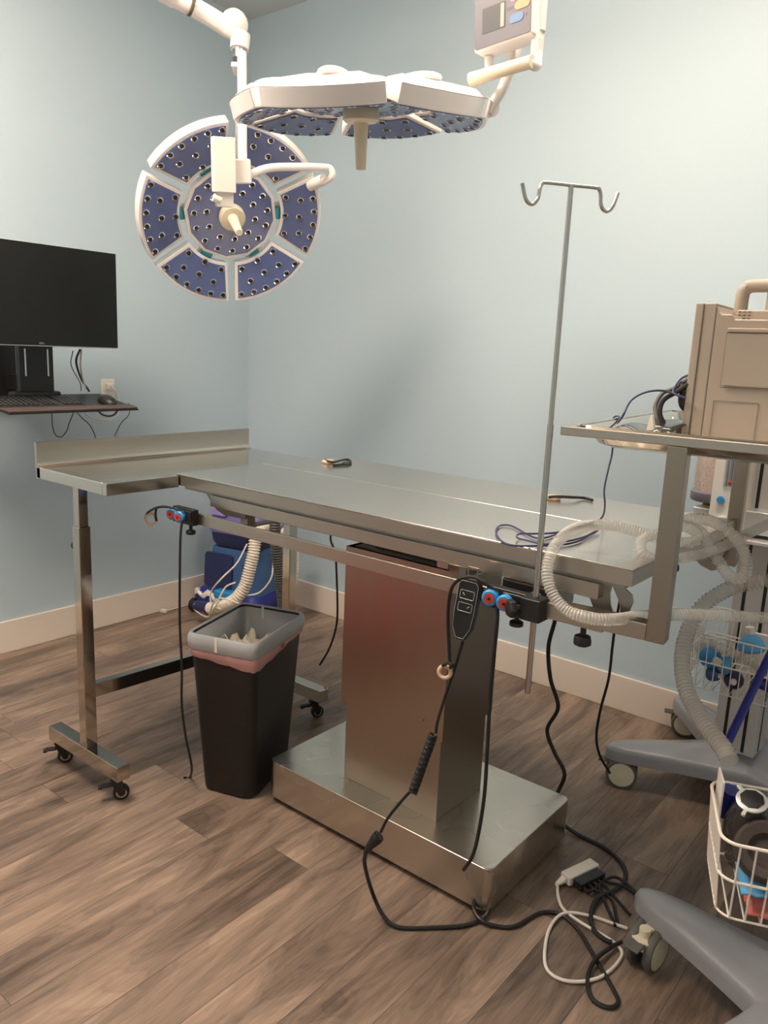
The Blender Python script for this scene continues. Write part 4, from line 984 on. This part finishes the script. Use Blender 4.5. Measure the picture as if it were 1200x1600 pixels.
def big_castor(root, p, ang, r=.052):
    z = Matrix.Translation((p[0], p[1], 0)) @ Matrix.Rotation(ang, 4, 'Z')
    h = MB(); h.lathe([(.014, .11), (.014, .09), (.03, .088), (.03, .078)], z, 16)
    pr = [(.034*math.cos(a)*1.25+.0, .052+.05*math.sin(a)) for a in [R(10+160*k/10) for k in range(11)]]
    Mh = z @ Matrix(((1,0,0,.018),(0,0,1,0),(0,1,0,0),(0,0,0,1)))
    h.prism([(x, zz) for x, zz in pr], -.013, .013, Mh)
    ho = h.build('castor_housing', m_cream, root, local=True, bevel=.002)
    zz = z @ Matrix.Translation((.018, 0, r)) @ Matrix.Rotation(R(90), 4, 'X')
    for s_ in (-1, 1):
        tz = zz @ Matrix.Translation((0, 0, s_*.024))
        MB().lathe([(r*.72, -.010), (r*.93, -.010), (r, -.005), (r, .005), (r*.93, .010), (r*.72, .010)], tz, 32).build('tyre', m_tire, ho, local=True)
        MB().lathe([(r*.3, -.009), (r*.78, -.0095), (r*.82, .0085), (r*.80, .0108), (r*.31, .0118), (r*.29, .0108), (r*.27, .0122)] if s_ > 0 else [(r*.27, -.0122), (r*.29, -.0108), (r*.31, -.0118), (r*.80, -.0108), (r*.82, -.0085), (r*.78, .0095), (r*.3, .009)], tz, 28).build('wheel_disc', m_hub, ho, local=True)
    MB().box((-.062, -.017, .080), (-.022, .017, .087), z).build('brake_pedal', m_tire, ho, local=True, bevel=.003)
# anaesthesia machine cart by the back wall
CC = V((2.925, -.335, 0))
M_c1 = Matrix.Translation(CC+V((.02, 0, 0))) @ Matrix.Rotation(R(-4), 4, 'Z')
A, tips = cart_base('anaesthesia_machine', M_c1, 'anaesthesia machine on a grey four-armed wheeled stand against the back wall', 'anaesthesia machine')
for tp, an in zip(tips, (R(24), R(24), R(140), R(40))): big_castor(A, (tp.x*.98, tp.y*.98), an)
cx0, cx1, cy0, cy1 = -.125, .005, -.12, -.01
B((cx0, cy0, .19), (cx1, cy1, 1.35)).build('mast', m_alu, A, local=True, bevel=.006)
for x in (cx0+.035, cx1-.035):
    B((x-.005, cy0-.0008, .20), (x+.005, cy0+.004, 1.34)).build('mast_slot', m_black, A, local=True)
B((cx1-.002, cy0+.04, .20), (cx1+.0008, cy0+.052, 1.34)).build('mast_slot', m_black, A, local=True)
def LA(p): return p-CC
# machine parts, built in world coordinates from their planes
B((2.72, -.56, .905), (3.30, -.20, .918)).build('shelf', m_alu, A, bevel=.003)
B((2.735, -.545, .895), (2.80, -.30, .903)).build('shelf_bracket', m_black, A)
can = MB().lathe([(.070, 0), (.073, .004), (.073, .028), (.068, .032)], Matrix.Translation((2.735, -.50, 1.012)), 32); can.build('canister_base', m_purple, A)
bpy.data.objects['canister_base'].data.materials[0] = mat('violet_grey_plastic', (.22, .20, .24), .35)
MB().lathe([(.064, .0), (.064, .105), (.058, .112)], Matrix.Translation((2.735, -.50, 1.043)), 32).build('granules', m_granule, A)
MB().lathe([(.069, 0), (.069, .118), (.062, .128), (.045, .13)], Matrix.Translation((2.735, -.50, 1.042)), 36).build('canister_shell', m_glass, A)
MB().lathe([(.045, 0), (.047, .004), (.047, .03), (.04, .036)], Matrix.Translation((2.735, -.50, 1.168)), 28).build('canister_lid', mat('dark_violet_cap', (.10, .09, .11), .3), A)
B((2.69, -.56, .920), (2.80, -.44, .995)).build('valve_block', m_silver, A, bevel=.004)
MB().lathe([(.026, 0), (.030, .004), (.026, .012), (.012, .016)], Matrix.Translation((2.735, -.525, .995)), 12).build('brass_valve', m_brass, A)
MB().lathe([(.014, 0), (.018, .004), (.014, .012), (.008, .018)], frame((2.73, -.56, .955), (0, -1, 0)), 12).build('brass_fitting', m_brass, A)
B((2.750, -.600, .925), (2.835, -.44, 1.30)).build('flow_panel', m_white2, A, bevel=.004)
ft = B((2.780, -.603, 1.075), (2.810, -.599, 1.28)).build('flow_tube_window', m_glass, A)
MB().cyl((2.788, -.604, 1.08), (2.788, -.604, 1.27), .004).build('flow_tube', mat('flow_tube_glass', (.25, .27, .33), .1), ft)
MB().cyl((2.801, -.604, 1.08), (2.801, -.604, 1.27), .004).build('flow_tube', mat('flow_tube_grey', (.20, .2, .24), .1), ft)
MB().sphere(V((2.801, -.608, 1.09)), .005).build('flow_float', m_red, ft)
MB().lathe([(.010, 0), (.011, .004), (.010, .012)], frame((2.781, -.601, 1.035), (0, -1, 0)), 18).build('blue_knob', m_blue, A)
pgo = MB().lathe([(.022, 0), (.024, .003), (.024, .008), (.018, .011)], frame((2.796, -.601, .965), (0, -1, 0)), 26).build('flush_button', m_silver, A)
text('O2', .014, frame((2.796, -.613, .965), (0, -1, 0), (1, 0, 0)), m_black, 'button_mark', pgo)
B((2.833, -.52, .93), (2.92, -.44, 1.0)).build('side_outlet', m_silver, A, bevel=.003)
B((2.915, -.50, .925), (3.12, -.38, 1.33)).build('absorber_panel', m_white2, A, bevel=.006)
MB().prism(rrect(2.955, 3.03, 1.02, 1.10, .008), 0, .002, Matrix(((1,0,0,0),(0,0,-1,-.500),(0,1,0,0),(0,0,0,1)))).build('gauge_recess', m_grey_pl, A)
gg = MB().lathe([(.030, 0), (.030, .02), (.024, .024)], frame((2.975, -.502, 1.05), (0, -1, 0)), 30).build('pressure_gauge', m_white2, A)
MB().lathe([(.031, 0), (.031, .006)], frame((2.975, -.506, 1.045), (0, -1, 0)), 30).build('gauge_band', m_magenta, gg)
MB().box((3.06, -.56, .905), (3.2, -.5, 1.0)).build('bellows_box', m_alu, A, bevel=.004)
MB().tube(chain([V((3.01, -.51, 1.10)), V((3.035, -.53, 1.07)), V((3.035, -.53, 1.02)), V((3.01, -.52, .99))], 6), .002, 6).build('fine_tube', m_cordwhite, A)

def wire_basket(name, M_, sx, sy, z0, z1, flare, mt, nx, ny, r, label, par=None, mids=(0.5,)):
    t = thing(name, (0, 0, 0), label, 'basket', M=M_)
    def ring(z, f, rr, nm):
        P = rrect(-sx/2-f, sx/2+f, -sy/2-f, sy/2+f, .03, 5)
        MB().tube([V((x, y, z)) for x, y in P], rr, 8, closed=True).build(nm, mt, t, local=True)
    ring(z1, flare, r*1.7, 'rim_wire'); ring(z0, 0, r*1.2, 'bottom_wire')
    for mm in mids: ring(z0+(z1-z0)*mm, flare*mm, r*1.5, 'middle_wire')
    up = MB(); 
    for k in range(nx+1):
        x = -sx/2+.02+(sx-.04)*k/nx
        for s_ in (-1, 1): up.tube([V((x, s_*(sy/2+flare), z1)), V((x, s_*sy/2, z0))], r, 6)
        up.tube([V((x, -sy/2, z0)), V((x, sy/2, z0))], r, 6)
    for k in range(ny+1):
        y = -sy/2+.02+(sy-.04)*k/ny
        for s_ in (-1, 1): up.tube([V((s_*(sx/2+flare), y, z1)), V((s_*sx/2, y, z0))], r, 6)
    up.build('upright_wires', mt, t, local=True)
    return t
# upper chrome basket hung on the mast, with mask and hoses in it
UB = V((2.965, -.67, .52))
wire_basket('wire_basket', Matrix.Translation(UB) @ Matrix.Rotation(R(2), 4, 'Z'), .36, .27, 0, .165, .012, m_chromewire, 14, 9, .0016, 'chrome wire basket of blue masks hung on the anaesthesia machine')
def lpb(x, y, z): return V((UB.x+x, UB.y+y, UB.z+z))
def mask(c, nrm, s, label, mt=m_skyblue, mt2=m_cordwhite):
    t = thing('breathing_mask', c, label, 'mask')
    Mm = frame(c, nrm)
    MB().lathe([(.030*s, 0), (.034*s, .006*s), (.033*s, .014*s), (.026*s, .030*s), (.015*s, .042*s), (.011*s, .046*s)], Mm, 20).build('mask_cup', mt, t)
    MB().lathe([(.011*s, .044*s), (.011*s, .064*s), (.008*s, .064*s)], Mm, 14).build('connector', mt2, t)
mask(lpb(-.02, -.03, .11), (-.2, .0, 1), 1.1, 'light blue breathing mask standing upright in the chrome basket')
mask(lpb(-.12, -.08, .08), (.6, -.7, .1), .95, 'round blue mask at the left end of the chrome basket', m_blue)
mask(lpb(-.06, -.09, .07), (-.8, -.5, .2), .8, 'blue mask with white connector in the middle of the chrome basket', m_skyblue)
mask(lpb(-.11, -.07, .03), (.8, -.5, .1), .75, 'dark blue mask lowest in the chrome basket', m_mblue)
mask(lpb(-.045, -.08, .03), (.2, -.9, .2), .8, 'navy mask with white connector lowest in the chrome basket', m_navy)
hose([lpb(-.15, -.06, .08), lpb(-.13, -.08, .115), lpb(-.08, -.10, .118), lpb(-.03, -.10, .11), lpb(.02, -.10, .095), lpb(.05, -.09, .06)], .016, .009, .004, 'short_hose', m_tube2, 'short clear corrugated hose curled in the chrome basket')
for i, (a_, b_, lb) in enumerate(((lpb(.03, -.11, .10), lpb(.085, -.09, .085), 'violet blue connector, upper of two in the chrome basket'), (lpb(.02, -.11, .055), lpb(.085, -.10, .04), 'violet blue connector, lower of two in the chrome basket'))):
    tag(MB().cyl(a_, b_, .017, .015).build('hose_connector', m_royal), lb, 'connector')
pk = MB(); pk.box((-.03, .02, .02), (.16, .03, .15)); pk.v = [UB+p for p in pk.v]
tag(pk.build('white_packet', m_white2, bevel=.003), 'white packet standing at the back of the chrome basket', 'packet')
sb = MB().box((.05, -.10, .008), (.15, .0, .028)); sb.v = [UB+p for p in sb.v]
tag(sb.build('steel_box', m_dark_st, bevel=.004), 'flat grey metal box on the floor of the chrome basket', 'box')
# dark blue tube slanting between the carts
tb = [PY(1215, 1000, -1.10), PY(1190, 1050, -1.15), PY(1162, 1108, -1.22), PY(1138, 1158, -1.28)]
tag(MB().tube(chain(tb, 6), .0095, 12).build('blue_tube', m_royal), 'dark blue smooth tube slanting down in front of the machine mast', 'tube')

# second cart at the right edge, near the viewer
ang = R(21.7)
mid = V((2.995, -1.525, 0)); inward = V((math.cos(ang), math.sin(ang), 0))
M_c2 = Matrix.Translation(mid+inward*.405) @ Matrix.Rotation(ang, 4, 'Z')
C2, tips = cart_base('equipment_cart', M_c2, 'grey wheeled equipment stand in the lower right corner, cream castor among the cords', 'cart')
for tp, an in zip(tips, (R(200), R(60), R(140), R(40))): big_castor(C2, (tp.x*.98+(-.013 if an == R(60) else 0), tp.y*.98-(.078 if an == R(60) else 0)), an)
B((-.06, .0, .18), (.06, .10, 1.25)).build('mast', m_alu, C2, local=True, bevel=.006)
# front basket
Mb2_w = Matrix.Translation((0, 0, 0))
c_near = V((3.160, -1.714, 0)); 
ux = V((math.cos(ang), math.sin(ang), 0)); uy = V((-math.sin(ang), math.cos(ang), 0))
SXB, SYB = .34, .215
ctr = c_near+ux*(SXB/2-.006)+uy*(SYB/2-.006)
Mb2 = Matrix.Translation((ctr.x, ctr.y, .485)) @ Matrix.Rotation(ang, 4, 'Z')
wire_basket('wire_basket', Mb2, SXB-.02, SYB-.02, 0, .147, .010, m_wire, 11, 9, .0018, 'white wire basket holding black masks at the right edge')
def b2(x, y, z): return Mb2 @ V((x, y, z))
# contents
t = thing('black_canister', b2(-.10, .035, .03), 'dark canister with a chrome ringed cap in the white basket', 'canister')
Mm = frame(b2(-.105, .03, .105), (.05, -.40, 1), (1, 0, 0))
MB().lathe([(.038, -.085), (.044, -.02), (.042, .02), (.026, .062), (.024, .066)], Mm, 32).build('canister_body', m_darkclear, t)
MB().lathe([(.019, .066), (.021, .068), (.026, .071), (.027, .076), (.022, .078)], Mm, 30).build('cap_ring', m_silver, t)
MB().lathe([(.020, .075), (.021, .080), (.010, .082)], Mm, 8).build('cap', m_black, t)
for k in range(3):
    a = 2*math.pi*k/3+.4; MB().box((.024, -.0035, .070), (.038, .0035, .076), Mm @ Matrix.Rotation(a, 4, 'Z')).build('cap_lug', m_silver, t, bevel=.001)
t = tag(MB().lathe([(.022, .0), (.030, .010), (.046, .013), (.053, .006), (.053, -.008), (.03, -.012), (.022, -.006)], frame(b2(-.088, -.052, .112), (.1, -.75, .65)), 40).build('black_mask', m_foam), 'large round black foam mask ring in the white basket', 'mask')
t = tag(MB().lathe([(.02, 0), (.03, .01), (.05, .012), (.056, 0), (.05, -.008)], frame(b2(.07, -.03, .07), (-.2, -.5, .8)), 36).build('black_mask', m_black), 'smooth black mask further right in the white basket', 'mask')
tag(MB().box((-.158, .035, .07), (-.154, .095, .185), Mb2 @ Matrix.Rotation(R(2), 4, 'Z')).build('white_card', m_white2, bevel=.001), 'white folded card standing along the left side of the white basket', 'card')
tag(MB().cyl(b2(-.143, .095, .09), b2(-.135, .085, .145), .019, .017).build('hose_connector', m_royal), 'dark blue hose connector at the back of the white basket', 'connector')
def cloth(c, sx, sy, h, mt, nm, label, seed):
    random.seed(seed); g = 12; vs = []
    for i in range(g):
        for j in range(g):
            u, v_ = i/(g-1)-.5, j/(g-1)-.5
            z = h*(math.cos(u*3)*math.cos(v_*3))*(.6+.4*math.sin(u*13+seed)*math.cos(v_*11))+random.uniform(-.003, .003)
            vs.append(b2(c[0]+u*sx, c[1]+v_*sy, c[2]+z))
    o = MB().add(vs, [(i*g+j, (i+1)*g+j, (i+1)*g+j+1, i*g+j+1) for i in range(g-1) for j in range(g-1)]).build(nm, mt, smooth=60)
    s_ = o.modifiers.new('thick', 'SOLIDIFY'); s_.thickness = .004; tag(o, label, 'cloth')
cloth((-.06, -.045, .045), .13, .09, .03, m_skyblue, 'blue_cloth', 'crumpled light blue cloth in the bottom of the white basket', 3)
cloth((-.055, -.055, .008), .11, .07, .035, m_pink, 'pink_cloth', 'crumpled pink cloth in the bottom of the white basket', 5)

# ================================================================ power strip and cords on the floor
a, b = F(882, 1372, .02), F(928, 1350, .02); L = (b-a).length
t = thing('power_strip', (a+b)/2, 'cream power strip lying on the floor full of black plugs', 'power strip')
Ms = frame((a+b)/2-V((0, 0, .02)), (0, 0, 1), (b-a))
MB().box((-L/2, -.020, .004), (L/2, .016, .032), Ms).build('strip_body', m_cordwhite, t, bevel=.004)
MB().tube([Ms @ V((-L/2-.002, 0, .018)), Ms @ V((-L/2-.03, 0, .012))], .008, 10, radii=[.011, .006]).build('cord_relief', m_cordwhite, t)
ws = [Ms @ V((-L/2-.03, 0, .012)), F(871, 1380, .006), F(872, 1400, .006), F(880, 1420, .006), F(905, 1440, .006), F(940, 1460, .006), F(962, 1475, .006), F(972, 1488, .006), F(968, 1500, .006), F(955, 1515, .006), F(935, 1528, .006), F(905, 1534, .006), F(875, 1530, .006), F(855, 1515, .006), F(851, 1490, .006), F(857, 1455, .006), F(872, 1432, .010), F(892, 1426, .010), F(925, 1432, .006), F(955, 1442, .006), F(984, 1452, .006)]
MB().tube(resample(chain(ws, 8), .008), .0042, 8).build('white_lead', m_cordwhite, t)
ends = [F(1003, 1402, .006), F(966, 1446, .006), F(962, 1448, .006), F(985, 1430, .006), F(998, 1400, .01)]
mids = [F(960, 1370, .012), F(955, 1405, .008), F(940, 1398, .012), F(950, 1390, .010), F(975, 1385, .012)]
for k in range(5):
    s_ = -L/2+.022+k*(L-.044)/4
    g_ = thing('plug_lead', Ms @ V((s_, -.03, .01)), 'black plug and lead in the cream power strip, number', 'plug')
    g_['label'] = ('black plug nearest the cord end of the power strip', 'second black plug from the cord end of the power strip', 'middle black plug of the power strip', 'second black plug from the free end of the power strip', 'black plug at the free end of the power strip')[k]
    MB().box((s_-.011, -.052, .006), (s_+.011, -.021, .028), Ms).build('plug', m_black, g_, bevel=.003)
    P = [Ms @ V((s_, -.050, .017)), Ms @ V((s_+.002, -.07, .014)), mids[k], ends[k]]
    MB().tube(resample(chain(P, 8), .008), .0042, 8).build('lead', m_black_r, g_)
# red box added out of view, shaped to give the column its gleam
t = thing('red_reflection_box', (1.22, -2.6, 0), 'unseen low red box added left of the view for its reflection in the column', 'reflected box')
MB().prism(rrect(.90, 1.50, -2.98, -2.27, .05), .0, .24).build('box_body', m_gleam_red, t, bevel=.006)
MB().prism(rrect(.89, 1.51, -2.99, -2.26, .05), .24, .285, None, .97).build('box_lid', m_gleam_red, t, bevel=.006)
